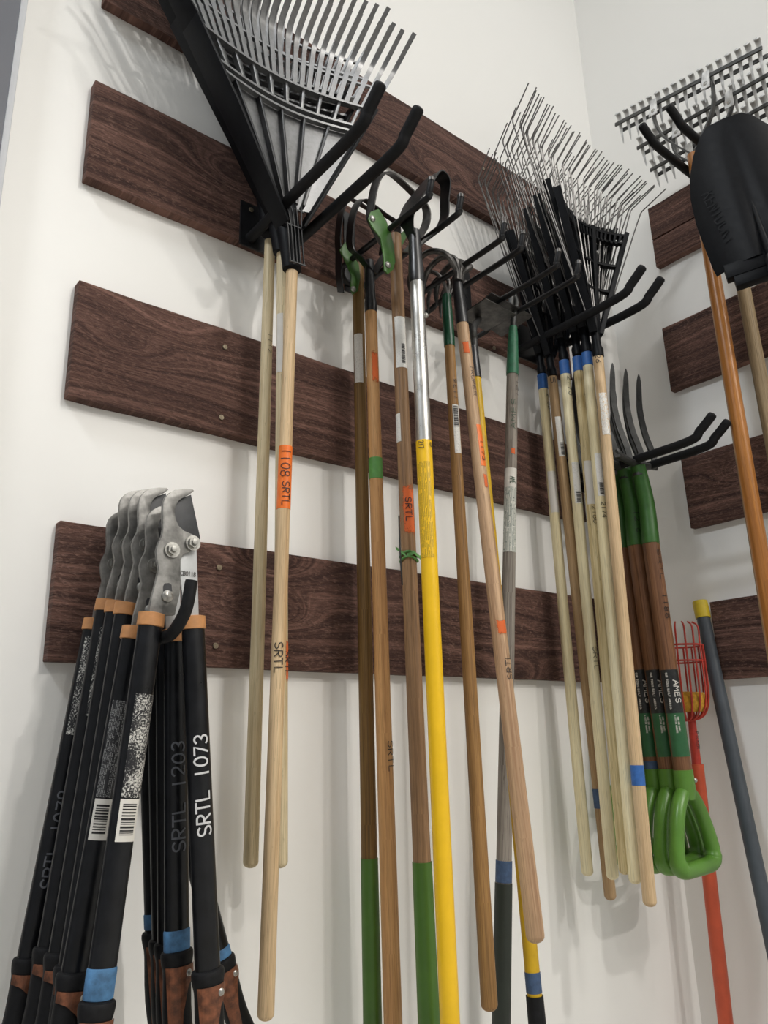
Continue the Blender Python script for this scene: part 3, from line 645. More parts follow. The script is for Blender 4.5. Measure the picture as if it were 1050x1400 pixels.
m5.text('1136', 520, 550, .009, ang=36, stroke=.0011, up=True); m5.patch('label', 556, 622, M['label'], -8, 62, 'white barcode label'); m5.barcode(558, 586, 2, 48)
m6 = Tool('garden_cultivator', 'cultivator with a black ferrule on a slanting pinkish handle, orange splash', 'cultivator', at(631.5, 438, .23), at(733, 1290, .33), .0168, .0142, HG)
m6.handle(W['pinkish']); m6.sleeve('ferrule', m6.L-.012, m6.z(379), M['black_plastic'], .0152, .0118, [(.0154, m6.L)], 'black ferrule')
cultivator(m6, at(627, 378, .23), 4, .055, .0072, .10, M['worn_steel'])
m6.patch('paint_mark', 470, 488, M['paint_orange'], -25, 40, 'orange paint'); m6.text('TRUPER', 503, 545, .008, M['ink'], 42, stroke=.0012)
m6.patch('tape', 584, 640, M['tape_orange'], 18, 72, 'orange tape with handwriting'); m6.text('1173', 604, 634, .007, ang=48, stroke=.0011, dr=.0015)
m6.patch('paint_mark', 650, 671, M['paint_orange'], 26, 62); m6.patch('paint_mark', 848, 870, M['paint_orange'], -16, 72, 'bright orange splash'); m6.text('SRTL', 895, 931, .012, ang=44, up=True, stroke=.0014)
m7 = Tool('garden_hoe', 'hoe on a dull yellow handle hidden behind the slanting one', 'hoe', at(650.5, 512, .19), at(742, 1480, .24), .0150, .0115, HG)
m7.handle(M['yellow_dirty']); m7.sleeve('ferrule', m7.L-.01, m7.z(474), M['black_plastic'], .0132, .0112, None, 'black ferrule')
m7.sleeve('grip', 0, m7.z(1361), M['rubber'], .0172, .0168, label='black grip'); m7.band('tape', 1328, 1357, M['tape_navy'], label='dusty blue tape')
m8 = Tool('garden_hoe', 'gooseneck hoe on a weathered grey handle with a scratched green ferrule', 'hoe', at(700.5, 508, .165), at(684, 1470, .075), .0178, .0148, HG)
m8.handle(W['grey']); m8.sleeve('ferrule', m8.L-.01, m8.z(447), M['worn_green'], .0160, .0105, [(.0162, m8.L), (.0135, m8.z(462))], 'scratched green ferrule')
m8.sleeve('grip', 0, m8.z(1207), M['grip_dark'], .0200, .0192, label='dark green sleeve'); m8.band('tape', 1176, 1206, M['tape_navy'], .0012, 'dusty blue tape')
m8.text('AMES', 547, 590, .012, M['green_ink'], 18, up=True, stroke=.0013); m8.text('1217', 512, 545, .010, ang=58, up=True, stroke=.0012)
m8.patch('paint_mark', 614, 624, M['paint_orange'], 0, 40); m8.patch('label', 642, 756, M['label_pic'], -72, 70, 'stained picture label'); m8.patch('label', 642, 668, M['label_blank'], -50, 62, 'white head of the label', .0009)
m8.text('AME', 654, 664, .012, M['green_ink'], 20, stroke=.0014, dr=.0016)
def hoe_blade(t, corners, z, neck, mat=M['worn_steel']):
    q = [t.loc(atz(px, py, z)) for px, py in corners]; c = sum(q, Vector())/4
    nrm = (q[1]-q[0]).cross(q[3]-q[0]).normalized()*.0016; n = len(q)
    MB().add([p+nrm for p in q]+[p-nrm for p in q], [list(range(n)), list(range(n, 2*n))[::-1]]+[[i, n+i, n+(i+1) % n, (i+1) % n][::-1] for i in range(n)]).build('blade', mat, t.root, bevel=.0008)
    MB().tube(smooth_path(neck, 6), [.0085]*(6*(len(neck)-1))+[.006], 12).build('gooseneck', M['fork_steel'], t.root)
s0 = m8.loc(at(702, 449, .165)); s1 = m8.loc(atz(698, 420, 2.605))
hoe_blade(m8, [(672, 400), (728, 432), (686, 460), (640, 428)], 2.60, [s0+Vector((0, 0, -.02)), s0+Vector((0, 0, .03)), s0+Vector((.004, -.005, .075)), s0+Vector((-.012, -.004, .098)), s1])
s0 = m7.loc(at(649, 474, .19)); s1 = m7.loc(atz(655, 436, 2.575))
hoe_blade(m7, [(664, 408), (706, 430), (664, 452), (628, 432)], 2.57, [s0+Vector((0, 0, -.02)), s0+Vector((0, 0, .02)), s0+Vector((.0, -.003, .05)), s1])

# --- wire-tined spring rakes ---------------------------------------------------
SA, SCV, SG = math.radians(21), .11, .07
def spring_head():
    d = {}; mb = MB()
    mb.lathe([(.0135, -.035), (.0155, -.034), (.0165, -.012), (.0125, 0), (.0125, .055), (.016, .075), (.012, .10)], 16)
    d['head'] = mb.mesh('head'); n = 18
    d['arm'] = MB().box((0, 0, .24), (.014, .022, .40)).mesh('arm', bevel=.0015)
    for nm, r, w_ in (('cross_bar', .20, .016), ('cross_bar_2', .30, .016), ('comb_bar', .425, .022), ('comb_bar_2', .395, .014)):
        d[nm] = MB().strip([fan_pt(r, -SA+2*SA*i/n, 0, SA, SCV, SG, 0) for i in range(n+1)], w_, .008, (0, 1, 0)).mesh(nm)
    d['lug'] = MB().box((0, 0, .412), (.0075, .020, .040)).mesh('lug', bevel=.001)
    pts = [(0, -.004, .10), (0, -.006, .30), (0, -.008, .43), (0, -.010, .55), (0, -.012, .603), (0, -.016, .612), (0, -.088, .662)]
    d['tine'] = MB().tube(pts, [.0019]*6+[.0018], 6).mesh('tine')
    return d
SH = spring_head()
def spring_rake(label, top, bot, off, offb, mat, py_head, turn=0, rb=.0142, rt=.0138, roll=0, scale=1, n=22):
    t = Tool('spring_rake', label, 'rake', at(*top, off), at(*bot, offb), rb, rt, 'wire tined spring rakes'); t.handle(mat)
    zs = t.z(py_head)
    h = inst(SH['head'], 'head', M['matte_plastic'], t.root, Matrix.Translation((0, 0, zs)) @ Matrix.Rotation(-.05, 4, 'X') @ Matrix.Rotation(roll, 4, 'Y') @ Matrix.Rotation(turn, 4, 'Z') @ Matrix.Scale(scale, 4))
    Ry = lambda a: radial(a, SA, SCV, SG, 0)
    for s in (-1, -.34, .34, 1): inst(SH['arm'], 'arm', M['matte_plastic'], h, Ry(s*SA))
    for nm in ('cross_bar', 'cross_bar_2', 'comb_bar', 'comb_bar_2'): inst(SH[nm], nm.replace('_2', ''), M['matte_plastic'], h)
    rr = random.Random(label)
    for k in range(n):
        a = -SA+2*SA*k/(n-1); inst(SH['lug'], 'lug', M['matte_plastic'], h, Ry(a))
        q = a/SA
        inst(SH['tine'], 'tine', M['tine_wire'], h, Matrix.Rotation(a*1.25+rr.uniform(-.008, .008), 4, 'Y') @ Matrix.Rotation(math.atan(.05*q*q)+rr.uniform(-.012, .012), 4, 'X') @ Matrix.Scale((1+SG*q*q)*rr.uniform(.985, 1.01), 4))
    return t
w1 = spring_rake('spring rake nearest the wall, leftmost cream handle with blue tape at top', (741, 514), (803.6, 1198), .085, .085, W['cream'], 500, .05, scale=.86)
w1.band('tape', 513, 533, M['tape_blue'], label='blue tape'); w1.patch('label', 646, 702, M['label_blank'], -40, 60, 'blank white label'); w1.text('2180', 540, 562, .009, ang=55, stroke=.0012)
w2 = spring_rake('spring rake with the dusky handle and navy tape low down, second from wall', (755, 516), (835, 1231), .122, .122, W['dusk'], 502, -.03, scale=.87)
w2.text('5', 517, 527, .012, ang=5, stroke=.0016); w2.patch('label', 572, 626, M['label'], -20, 52, 'white barcode label'); w2.barcode(607, 624, 8, 48); w2.band('tape', 1078, 1105, M['tape_navy'], label='navy tape')
w3 = spring_rake('spring rake with a cream handle marked SRTL and blue tape, third from wall', (771, 494), (838, 1203), .158, .158, W['cream'], 480, .02, scale=.90)
w3.band('tape', 494, 513, M['tape_blue'], label='blue tape'); w3.text('2170', 516, 544, .010, ang=42, stroke=.0013); w3.patch('label', 634, 690, M['label'], -20, 62, 'white label'); w3.barcode(674, 688, 0, 48); w3.text('SRTL', 884, 918, .011, ang=40, stroke=.0013)
w4 = spring_rake('spring rake with a cracked handle and blue tape, fourth from wall', (789.5, 489), (855, 1196), .198, .198, W['split'], 473, -.02, scale=.95)
w4.band('tape', 489, 509, M['tape_blue'], label='blue tape'); w4.patch('label', 632, 691, M['label_blank'], -38, 52, 'blank white label'); w4.text('2180', 693, 718, .010, ang=30, stroke=.0012)
w5 = spring_rake('spring rake with a bright cream handle marked 2174, splintered at its end, second from front', (802, 481), (869, 1209), .236, .236, W['cream'], 468, .03)
w5.band('tape', 481, 501, M['tape_blue'], label='blue tape'); w5.patch('label', 622, 680, M['label'], -15, 62, 'white label'); w5.barcode(662, 678, 5, 50); w5.text('2174', 688, 710, .011, ang=30, stroke=.0014)
w6 = spring_rake('frontmost spring rake, tan handle with bright blue tape near its end', (817.5, 487), (889, 1240), .272, .272, W['tan'], 474, 0, .0150, .0140, scale=.97)
w6.text('26', 487, 500, .011, ang=0, stroke=.0015); w6.patch('label', 540, 597, M['label_worn'], -28, 62, 'torn white label'); w6.band('tape', 1046, 1074, M['tape_blue'], label='bright blue tape')

# --- digging forks with D grips -------------------------------------------------
def fork(label, top, mid, bot, off, blue=None, num=None):
    t = Tool('digging_fork', label, 'fork', at(*mid, off), at(*bot, off), .0228, .0228, 'digging forks with green D grips'); t.handle(W['walnut'])
    q = [t.loc(at(*mid, off)), t.loc(at(mid[0]*.5+top[0]*.5+3, mid[1]*.5+top[1]*.5, off)), t.loc(at(*top, off))]
    MB().tube(smooth_path([q[0]+Vector((0, 0, -.012)), q[0], q[1], q[2]], 5), [.0236]*6+[.0236-.004*i/9 for i in range(10)], 18).build('socket', M['fork_green'], t.root)
    c = q[2]; mb = MB()                                     # crosshead and four tines
    mb.tube(smooth_path([c+Vector((-.095, .004, .028)), c+Vector((-.08, 0, .014)), c+Vector((0, 0, .004)), c+Vector((.08, 0, .014)), c+Vector((.095, .004, .028))], 5), .0095, 10, sq=(1, 1.2)); mb.tube([c+Vector((0, 0, -.03)), c+Vector((0, 0, .01))], [.018, .012], 12)
    hd = mb.build('head', M['fork_steel'], t.root)
    for k in range(4):
        u = (k-1.5)*.066
        p = smooth_path([c+Vector(v) for v in ((u*.92, .002, .008), (u, .006, .05), (u*1.0, .022, .12), (u*1.0, .028, .20), (u*1.0, .020, .276), (u*1.0, .015, .312))], 4)
        n = len(p); MB().tube(p, [.0102]*(n-8)+[.0100, .0098, .0094, .0088, .0074, .0056, .0036, .001], 4, sq=(1.15, 1)).build('tine', M['fork_steel'], hd, sharp=30)
    # D grip below the handle: neck, two arms and the bar, one moulding
    g = MB(); g.tube([(0, 0, .02), (0, 0, -.028), (0, 0, -.05)], [.0245, .0250, .020], 18)
    path = [(0, 0, -.028), (-.024, 0, -.042), (-.052, 0, -.082), (-.074, 0, -.150), (-.077, 0, -.186), (-.060, 0, -.205), (0, 0, -.207), (.066, 0, -.205), (.084, 0, -.186), (.080, 0, -.150), (.052, 0, -.082), (.024, 0, -.042), (0, 0, -.028)]
    sp = smooth_path(path, 4); g.tube(sp, [.0165+.0025*(p.z < -.18) for p in sp], 14, sq=(1, 1.15))
    gr = g.build('grip', M['dgrip'], t.root, sharp=60); bolt(gr, (.012, -.0215, -.005), .006)
    return t
FT = [(858, 655), (859, 648), (862, 641), (871, 636)]
f0 = fork('digging fork nearest the wall, mostly hidden behind the rake handles', (826, 660), (832, 745), (851, 1052), .105)
f0.band('tape', 1036, 1052, M['tape_navy'], label='navy tape')
f1 = fork('digging fork with navy tape above its D grip, second from wall', (837, 652), (850, 744), (893, 1062), .155); f1.band('tape', 1040, 1064, M['tape_navy'], .001, 'navy tape')
f2 = fork('digging fork with 1216 on its green socket, second from front', (853, 642), (868.5, 740), (914, 1062), .203)
f3 = fork('frontmost digging fork, numbered 1188 on its brown handle', (872, 637), (889, 737), (935, 1064), .252)
for t, d in ((f1, 0), (f2, 0), (f3, 0)):
    t.patch('label', 916, 975, M['fork_black'], -62, 66, 'black maker label'); t.patch('label', 975, 1034, M['fork_label_green'], -55, 70, 'green lower label')
    t.text('OUR TOOLS BUILT AMERICA', 920, 970, .0042, M['label_blank'], -18, stroke=.0011, jitter=.05)
    t.text('AMES', 930, 962, .014, M['label_blank'], 34, stroke=.0022, jitter=.02)
    t.text('A LIFETIME GUARANTEE', 978, 1002, .0035, M['label_blank'], 0, stroke=.0007, jitter=.05); t.text('HARDWOOD HANDLE', 980, 1000, .0035, M['label_blank'], 16, stroke=.0007, jitter=.05)
f2.text('1216', 700, 732, .012, M['ink'], 32, stroke=.0016, dr=.003)
f3.text('SRTL', 752, 796, .010, ang=46, stroke=.0013); f3.text('1188', 812, 848, .013, ang=44, stroke=.0018); f3.text('33', 1056, 1062, .012, ang=40, stroke=.0014)

# --- fruit picker and pole in the corner ------------------------------------------
P0, P1 = onB(953, 1050, .1), onB(992, 1398, .1); ax = (P0-P1).normalized()
top = P0+ax*.17
fp = Tool('fruit_picker', 'fruit picker on an orange-red pole with a wire basket, in the corner', 'picker', top, P1-ax*.55, .0195, .0185); fp.handle(M['red'], z1=fp.L-.16); fp.sleeve('neck', fp.L-.165, fp.L, M['red_wire'], .013, .010)
fp.text('PICKER', 1000, 1024, .007, M['ink'], 30, stroke=.0014)
c = fp.loc(onB(939, 968, .115)); bk = []
cage = thing
R0 = .063; zt = .165
mb = MB(); ringp = lambda r, z_, dy=0: [c+Vector((r*math.cos(a), r*math.sin(a)+dy, z_)) for a in [i*2*pi/24 for i in range(25)]]
rim = MB().tube(ringp(R0, .13), .0027, 8, cap=False).tube(ringp(R0*.98, .175), .0027, 8, cap=False).build('basket', M['red_wire'], fp.root)
for k in range(16):
    a = 2*pi*k/16; e = Vector((math.cos(a), math.sin(a), 0)); front = k in (9, 10, 11, 12)
    pts = [c+e*.010+Vector((0, 0, -.035)), c+e*.045+Vector((0, 0, -.02)), c+e*R0*.98+Vector((0, 0, .03)), c+e*R0+Vector((0, 0, .13)), c+e*R0*.98+Vector((0, 0, .176))]
    if front: pts += [c+e*R0*.98+Vector((0, 0, .225)), c+e*R0*.72+Vector((0, 0, .24))]
    MB().tube(smooth_path(pts, 3), .0026, 6).build('wire', M['red_wire'], rim)
MB().lathe([(.001, -.012), (.045, -.01), (.056, .006), (.056, .03), (.05, .042), (.001, .046)], 18, c=tuple(c)).build('cushion', M['foam'], fp.root)['label'] = 'yellow foam cushion'
Tp, Bp = onB(957, 824, .047), onB(1048, 1250, .11); dv = (Tp-Bp).normalized(); Bp = Bp-dv*(Bp.z/dv.z)*.98
gp = Tool('grey_pole', 'dark grey pole with a yellow end cap leaning on the right wall', 'pole', Tp, Bp, .0205, .0190); gp.handle(M['pole_grey'])
gp.sleeve('end_cap', gp.z(845), gp.L+.004, M['yellow_cap'], .0215, .0205, [(.0217, gp.L)], 'yellow end cap')

# --- steel rakes and scoop on the right wall --------------------------------------
def tine_mesh():
    pts = smooth_path([(0, -.020, .030), (0, -.012, .038), (0, 0, .028), (0, .010, 0), (0, .022, -.032), (0, .034, -.062)], 4); n = len(pts)
    rd = [.0105*math.sin(pi/2*min(1, (i+.6)/3)) if i < 6 else .0105*(1-(i-6)/(n-6))**.8+.0006 for i in range(n)]
    return MB().tube(pts, rd, 10, sq=(1, .4)).mesh('tine')
STN = tine_mesh()
def steel_rake(label, off, pl, pr, hand, bottom, mat, offh, n=17):
    a, b = onB(*pl, off), onB(*pr, off); t = Tool('steel_rake', label, 'rake', onB(*hand, offh), onB(*bottom, offh), .0205, .0180, 'steel rakes on the right wall'); t.handle(mat)
    # head frame: x along the bar, y toward the wall
    x = (b-a).normalized(); y = Vector((1, 0, 0)); z = x.cross(y).normalized(); L = (b-a).length
    Mw = Matrix(((x.x, y.x, z.x, a.x), (x.y, y.y, z.y, a.y), (x.z, y.z, z.z, a.z), (0, 0, 0, 1)))
    mb = MB().box((L/2, -.004, .006), (L, .006, .012)).box((L/2+.006, .018, -.008), (L, .006, .012))
    h = mb.build('head', M['bar_steel'], t.root, bevel=.0015, M=t.I @ Mw)
    for k in range(n): inst(STN, 'tine', M['rake_steel'], h, Matrix.Translation((.012+(L-.024)*k/(n-1), 0, .004)) @ Matrix.Scale(.86, 4))
    f = (t.I @ Mw).inverted() @ Vector((0, 0, t.L))
    for u in (.30, .66):
        s = Vector((L*u, 0, 0)); m = s*.45+f*.55+Vector(((u-.48)*.20, 0, 0))
        MB().strip(smooth_path([s+Vector((0, .004, .01)), s*.82+f*.18+Vector(((u-.48)*.14, 0, 0)), m, f], 5), .017, .005, (0, 1, .2)).build('bow_arm', M['bar_steel'], h)
        bolt(h, s+Vector((0, -.008, -.02)), .008)
        MB().prism([(L*u-.014, -.035), (L*u+.014, -.035), (L*u+.010, .02), (L*u-.010, .02)], -.012, -.009).build('lug', M['rake_steel'], h)
    return t
steel_rake('frontmost steel rake on the right wall, on the varnished orange-brown handle', .29, (842, 174), (1043, 69), (948, 212), (1062, 890), W['orange'], .29)
steel_rake('middle steel rake on the right wall, its head between the other two', .20, (872, 206), (1075, 92), (950, 225), (1066, 930), W['dusk'], .20)
steel_rake('rearmost steel rake on the right wall, on the grey-brown handle', .115, (890, 236), (1092, 122), (986, 230), (1085, 760), W['drift'], .115)
OS = .40
ctr = onB(1046, 330, OS); 
out_l = [(1002, 160), (990, 162), (972, 170), (957, 188), (947, 212), (942, 240), (943, 268), (951, 302), (963, 334), (974, 362), (979, 371), (986, 373), (1003, 366), (1020, 356)]
axis = lambda py: 1046-.27*(330-py)
Mw = Matrix.Translation(ctr) @ Matrix.Rotation(math.radians(-66), 4, 'Z') @ Matrix.Rotation(math.radians(-6), 4, 'Y')          # local x runs along the wall, -y to the room
def onS(px, py):
    d = ray(px, py); nrm = Mw.to_3x3() @ Vector((0, 1, 0)); return EYE+d*((ctr-EYE).dot(nrm)/d.dot(nrm))
sp = thing('scoop_shovel', 'large black scoop shovel hanging blade up on the right wall', 'shovel', Mw)
rows = []
for px, py in out_l:
    q = Mw.inverted() @ onS(px, py); rows.append((q.x, q.z))
cx0 = (Mw.inverted() @ onS(axis(160), 160)).x
# blade: grid between the left outline and its mirror, dished away from the room
zmax = rows[0][1]; zmin = rows[10][1]; mb = MB(); nz, nx = 26, 22; vs = []
def half(z):
    pr = rows[:11]
    for (xa, za), (xb, zb) in zip(pr, pr[1:]):
        if zb <= z <= za: return -(xa+(xb-xa)*(za-z)/(za-zb+1e-9))
    return -pr[-1][0]
for j in range(nz+1):
    tt = j/nz; z_ = zmax-(zmax-zmin)*(tt**1.6); hw = max(half(z_), .004) if j else .004
    for i in range(nx+1):
        u = i/nx*2-1; x_ = u*hw; rise = (abs(u)**2.2)*-.035*min(1, tt*1.6)+.014*math.exp(-(x_/.018)**2)*-1*max(0, tt-.2)
        vs.append((x_, rise*-1-.01, z_))
fs = [[j*(nx+1)+i, j*(nx+1)+i+1, (j+1)*(nx+1)+i+1, (j+1)*(nx+1)+i] for j in range(nz) for i in range(nx)]
nv = len(vs); back = [(x_, y_+.004, z_) for x_, y_, z_ in vs]
edge = [i for i in range(nx+1)]+[j*(nx+1)+nx for j in range(1, nz+1)]+[nz*(nx+1)+i for i in range(nx-1, -1, -1)]+[j*(nx+1) for j in range(nz-1, 0, -1)]
mb.add(vs+back, [f[::-1] for f in fs]+[[nv+k for k in f] for f in fs]+[[edge[i], edge[(i+1) % len(edge)], nv+edge[(i+1) % len(edge)], nv+edge[i]] for i in range(len(edge))])
mb.build('blade', M['matte_plastic'], sp, sharp=50)
hwb = half(zmin)
MB().box((-hwb*.45, .012, zmin-.012), (hwb*.8, .030, .040)).box((-hwb*.42, .014, zmin-.045), (hwb*.62, .03, .03)).build('foot_step', M['matte_plastic'], sp, bevel=.003)
MB().tube(smooth_path([(0, .004, .16), (0, .000, .08), (0, -.006, 0), (0, -.015, -.06)], 5), [.004+.007*i/15 for i in range(16)], 14).build('rib', M['matte_plastic'], sp)
MB().tube(smooth_path([(0, -.021, -.05), (0, -.024, -.075), (0, -.026, -.10), (0, -.022, -.14), (0, -.02, -.30), (0, -.02, -1.0)], 5), [.006, .0125, .0145, .0155, .0165, .0165, .0165, .0165]+[.0175]*18, 16).build('shaft', M['black_plastic'], sp)
q0 = Mw.inverted() @ onS(966, 262); q1 = Mw.inverted() @ onS(1001, 332); d_ = (q1-q0); ln = d_.length; ux = d_/ln; uz = Vector((-ux.z, 0, ux.x))
lettering('KENTUCKY', ln, .028, .0032, lambda s, t, l: q0+ux*s+uz*(t-.014)+Vector((0, -.006-q0.y+.014*abs((q0.x+ux.x*s)/max(half(q0.z+ux.z*s), .01))**2.2, 0)), .02).build('lettering', M['matte_plastic'], sp)

# ------------------------------------------------------------------ loppers
PV = at(236, 748, .30)
def L2(px, py, o=None): q = at(px, py, .30)-PV; return (q.x, q.z)
C7 = lambda pts: [L2(130+x/5.83, 660+y/5.83) for x, y in pts]
anv = C7([(415, 1060), (430, 950), (470, 800), (495, 690), (480, 610), (474, 550), (490, 490), (520, 430), (530, 370), (525, 260), (528, 180), (545, 125), (585, 85), (630, 62), (700, 54), (763, 55), (777, 72), (740, 100), (690, 125), (655, 150), (632, 190), (624, 240), (632, 300), (655, 350), (700, 390), (760, 415), (800, 440), (808, 480), (790, 530), (740, 560), (690, 580), (670, 620), (668, 740), (672, 800), (660, 900), (636, 1000), (625, 1060)])
cut = C7([(668, 130), (770, 92), (845, 440), (812, 500), (780, 540), (660, 560), (600, 500), (560, 400), (590, 300), (610, 200)])
shk = C7([(655, 500), (812, 500), (822, 760), (832, 1100), (712, 1100), (700, 900), (690, 820), (668, 740)])
ANV = MB().prism(anv, -.006, .001).mesh('hook_jaw', bevel=.0014); CUT = MB().prism(cut, .002, .006).mesh('cutting_blade', bevel=.0008); SHK = MB().prism(shk, .0015, .0065).mesh('blade_shank', bevel=.0008)
NUT = MB().lathe([(.0001, .0135), (.0048, .013), (.005, .009)], 12).lathe([(.0088, .009), (.0088, .004)], 6).lathe([(.0118, .004), (.0118, 0)], 18).mesh('pivot_nut')
PAN = MB().lathe([(.0001, .0055), (.005, .005), (.0085, .0025), (.009, 0)], 16).box((0, 0, .0054), (.009, .0018, .0012)).box((0, 0, .0054), (.0018, .009, .0012)).mesh('pan_screw')
SLOT = MB().prism(C7([(528, 830), (540, 808), (575, 805), (595, 820), (600, 870), (530, 870)]), -.0063, -.006).mesh('slot')
RX = Matrix.Rotation(pi/2, 4, 'X')
def lopper(label, off, jaw_px, lh, rh, tapeL=None, tapeR=None, stick=None, texts=(), collar=(205, 262), bright=False):
    o = at(*jaw_px, off); r = thing('lopper', label, 'loppers', Matrix.Translation(o), 'loppers with orange collars and long black handles')
    j = inst(ANV, 'hook_jaw', M['anvil'], r); inst(CUT, 'cutting_blade', M['blade_coat'], r); sh = inst(SHK, 'blade_shank', M['shank'], r)
    inst(SLOT, 'slot', M['blade_coat'], j)
    for px, py in ((595, 545), (760, 490)): x, z = C7([(px, py)])[0]; inst(NUT, 'pivot_nut', M['bolt'], j, Matrix.Translation((x, -.006, z)) @ RX)
    x, z = C7([(560, 910)])[0]; inst(PAN, 'pan_screw', M['bolt'], j, Matrix.Translation((x, -.0062, z)) @ RX)
    if texts: lettering('CB0118', .025, .0065, .0011, lambda s, t, l: (L2(247, 783)[0]+s, .0014-l-.0004, L2(247, 786)[1]+t), .03).build('lettering', M['worn_steel'], sh)
    for side, hp, tape in ((-1, lh, tapeL), (1, rh, tapeR)):
        a = Vector(L2(208, 838) if side < 0 else L2(263.5, 842)); a = Vector((a.x, .001, a.y)); b = at(*hp, off)-o
        b = Vector((b.x, 0, b.z)); u = (a-b).normalized(); y = Vector((0, 1, 0)); x_ = y.cross(u)
        ML = Matrix(((x_.x, 0, u.x, b.x), (x_.y, 1, u.y, b.y), (x_.z, 0, u.z, b.z), (0, 0, 0, 1))); Lh = (a-b).length
        tb = MB().tube([(0, 0, -.05), (0, 0, Lh*.5), (0, 0, Lh-.001)], [.0178, .0176, .0174], 20, sq=(1, .74)).build('handle_tube', M['tube'], r, M=ML)
        MB().tube([(0, 0, Lh-.020), (0, 0, Lh-.019), (0, 0, Lh-.001), (0, 0, Lh)], [.0178, .0196, .0192, .0150], 20, sq=(1, .76)).build('collar', M['collar'], tb)
        gp_ = MB().tube(smooth_path([(0, 0, .004), (0, 0, 0), (0, 0, -.014), (0, 0, -.03), (0, 0, -.09), (side*.010, 0, -.16), (side*.014, 0, -.20)], 3), [.0170, .0195, .0215, .0225, .0228, .0222, .0214, .0205, .0198, .0195, .0195, .0198, .0202, .0207, .0210, .0205, .0195, .0180, .0100], 20, sq=(1, .86)).build('grip', M['rubber'], tb)
        ins = [(-.0210, -.016), (.0210, -.016), (.0210, -.078), (.014, -.062), (.004, -.042), (-.010, -.031), (-.0210, -.028)]
        if side > 0: ins = [(-.0205, -.014), (.0205, -.014), (.0205, -.026), (.008, -.040), (.000, -.070), (-.004, -.13), (-.0195, -.14)]
        vs, n = [], len(ins)
        gy = lambda x, s_: -math.sqrt(max(.0, 1-(x/.0224)**2))*.0224*.86-s_
        pm = MB(); nc = 10
        # inlay laid over the curved grip as narrow columns
        xs = [min(q[0] for q in ins)+(max(q[0] for q in ins)-min(q[0] for q in ins))*k/nc for k in range(nc+1)]
        def span(x):
            zs = []
            for (xa, za), (xb, zb) in zip(ins, ins[1:]+ins[:1]):
                if (xa-x)*(xb-x) <= 0 and xa != xb: zs.append(za+(zb-za)*(x-xa)/(xb-xa))
            return (min(zs), max(zs)) if len(zs) > 1 else (ins[0][1], ins[0][1])
        for xa, xb in zip(xs, xs[1:]):
            (l0, h0), (l1, h1_) = span(xa+1e-5), span(xb-1e-5)
            pm.add([(xa, gy(xa, .0006), l0), (xb, gy(xb, .0006), l1), (xb, gy(xb, .0006), h1_), (xa, gy(xa, .0006), h0)], [[0, 1, 2, 3]])
        pm.build('inlay', M['copper'], gp_)['label'] = 'copper-brown inlay'
        inst(PAN, 'screw', M['bolt'], gp_, Matrix.Translation((.009 if side > 0 else .010, gy(.010, .0004), -.024)) @ RX @ Matrix.Scale(.55, 4))
        rf = lambda z_: .0178
        if tape:
            zz = [(ML.inverted() @ (at(*q, off)-o)).z for q in tape]
            MB().tube([(0, 0, zz[1]), (0, 0, zz[1]+.001), (0, 0, zz[0]-.002), (0, 0, zz[0])], [.0178, .0187, .0189, .0178], 20, sq=(1, .76)).build('tape', M['tape_scuffed'], tb)['label'] = 'scuffed blue tape'
        sq_shell = Matrix.Diagonal((1, .76, 1, 1))
        if side < 0 and stick:
            for (q0, q1, mt, a0, a1) in stick:
                z0 = (ML.inverted() @ (at(*q1, off)-o)).z; z1 = (ML.inverted() @ (at(*q0, off)-o)).z
                MB().shell(rf, z0, z1, math.radians(a0), math.radians(a1), 10, 4, .0005).build('sticker', mt, tb, M=sq_shell)
                if mt is M['label_blank']:
                    bb = MB(); z_ = z0+.008; rr = random.Random(q0[0])
                    while z_ < z1-.006: h_ = rr.choice((.001, .0018, .0026)); bb.shell(rf, z_, z_+h_, math.radians(a0+14), math.radians(a1-22), 5, 1, .0009); z_ += h_+rr.choice((.0012, .002))
                    bb.build('barcode', M['ink'], tb, M=sq_shell)
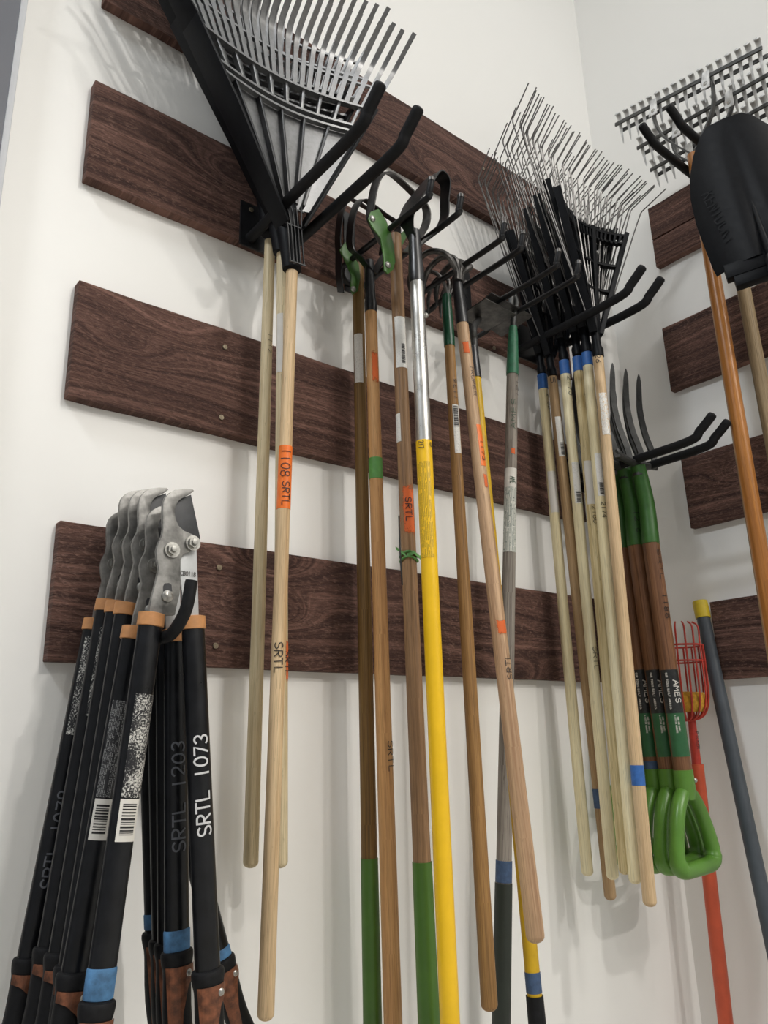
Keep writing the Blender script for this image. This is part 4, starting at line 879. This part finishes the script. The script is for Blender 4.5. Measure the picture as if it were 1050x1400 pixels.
        for (sd, txt, q0, q1, mt, hg, ang) in texts or ():
            if sd != side: continue
            z0 = (ML.inverted() @ (at(*q1, off)-o)).z; z1 = (ML.inverted() @ (at(*q0, off)-o)).z
            def mp(s, t, l, z0=z0, hg=hg, ang=ang):
                al = math.radians(ang)-(t-hg/2)/.0178; rr_ = .0178+.0008+l
                return (math.sin(al)*rr_, -math.cos(al)*rr_*.76, z0+s)
            lettering(txt, z1-z0, hg, hg*.15, mp, .3).build('lettering', mt, tb)['kind'] = 'stuff'
    return r
SK = lambda a, b: [((a[0], a[1]), (b[0], b[1]))]
lopper('lopper nearest the wall, leftmost head of the row, set low', .071, (158, 768), (40, 1312), (303, 1312), None, ((296, 1298), (304, 1316)), [((115, 870), (98, 1005), M['flecks'], -50, 70)],
       [(-1, 'SRTL 1079', (88, 1080), (60, 1215), M['faint_ink'], .017, 0)])
lopper('lopper second from the wall in the row of heads', .115, (175, 741), (68, 1297), (214, 1275), None, ((212, 1247), (213, 1268)), [((142, 860), (128, 980), M['flecks'], -30, 60), ((126, 982), (120, 1030), M['label_blank'], -10, 60)])
lopper('lopper third from the wall, high head with a rusty jaw', .16, (189, 741), (84, 1305), (224, 1285))
lopper('lopper third from the front, its bright jaw behind the front two', .20, (202, 741), (98, 1322), (232, 1290), None, None, None)
lopper('lopper second from the front, set lower, marked SRTL 1203', .242, (213, 769), (102, 1332), (242, 1302), None, ((240, 1270), (242, 1304)), [((158, 958), (143, 1090), M['label_dark'], -62, 30), ((142, 1092), (133, 1148), M['label_blank'], -62, 30)], [(1, 'SRTL 1203', (240, 1012), (241, 1165), M['faint_ink'], .018, -6)])
lopper('frontmost lopper with two bright bolts, marked SRTL 1073 in white', .30, (236, 748), (133, 1372), (284, 1328), ((138, 1322), (133, 1366)), None,
       [((197, 950), (176, 1090), M['flecks'], -38, 66), ((176, 1092), (167, 1150), M['label_blank'], -38, 60)], [(1, 'SRTL 1073', (270, 1003), (277, 1142), M['white_ink'], .019, -8)])
hx, hz = at(237, 868, .33).x, at(237, 868, .33).z
r = thing('lopper_hook', 'single black rubber hook under the loppers, upturned beside the front blade', 'hook', (hx, -.025, hz))
MB().box((0, -.003, .02), (.04, .006, .09)).build('back_plate', M['black_metal'], r, bevel=.002)
p = smooth_path([(0, -.005, 0), (0, -.15, 0), (0, -.27, 0), (.001, -.305, .006), (.008, -.325, .034), (.012, -.330, .075)], 6)
MB().tube(p, [.009]*(len(p)-1)+[.0085], 14).build('prong', M['rubber'], r)
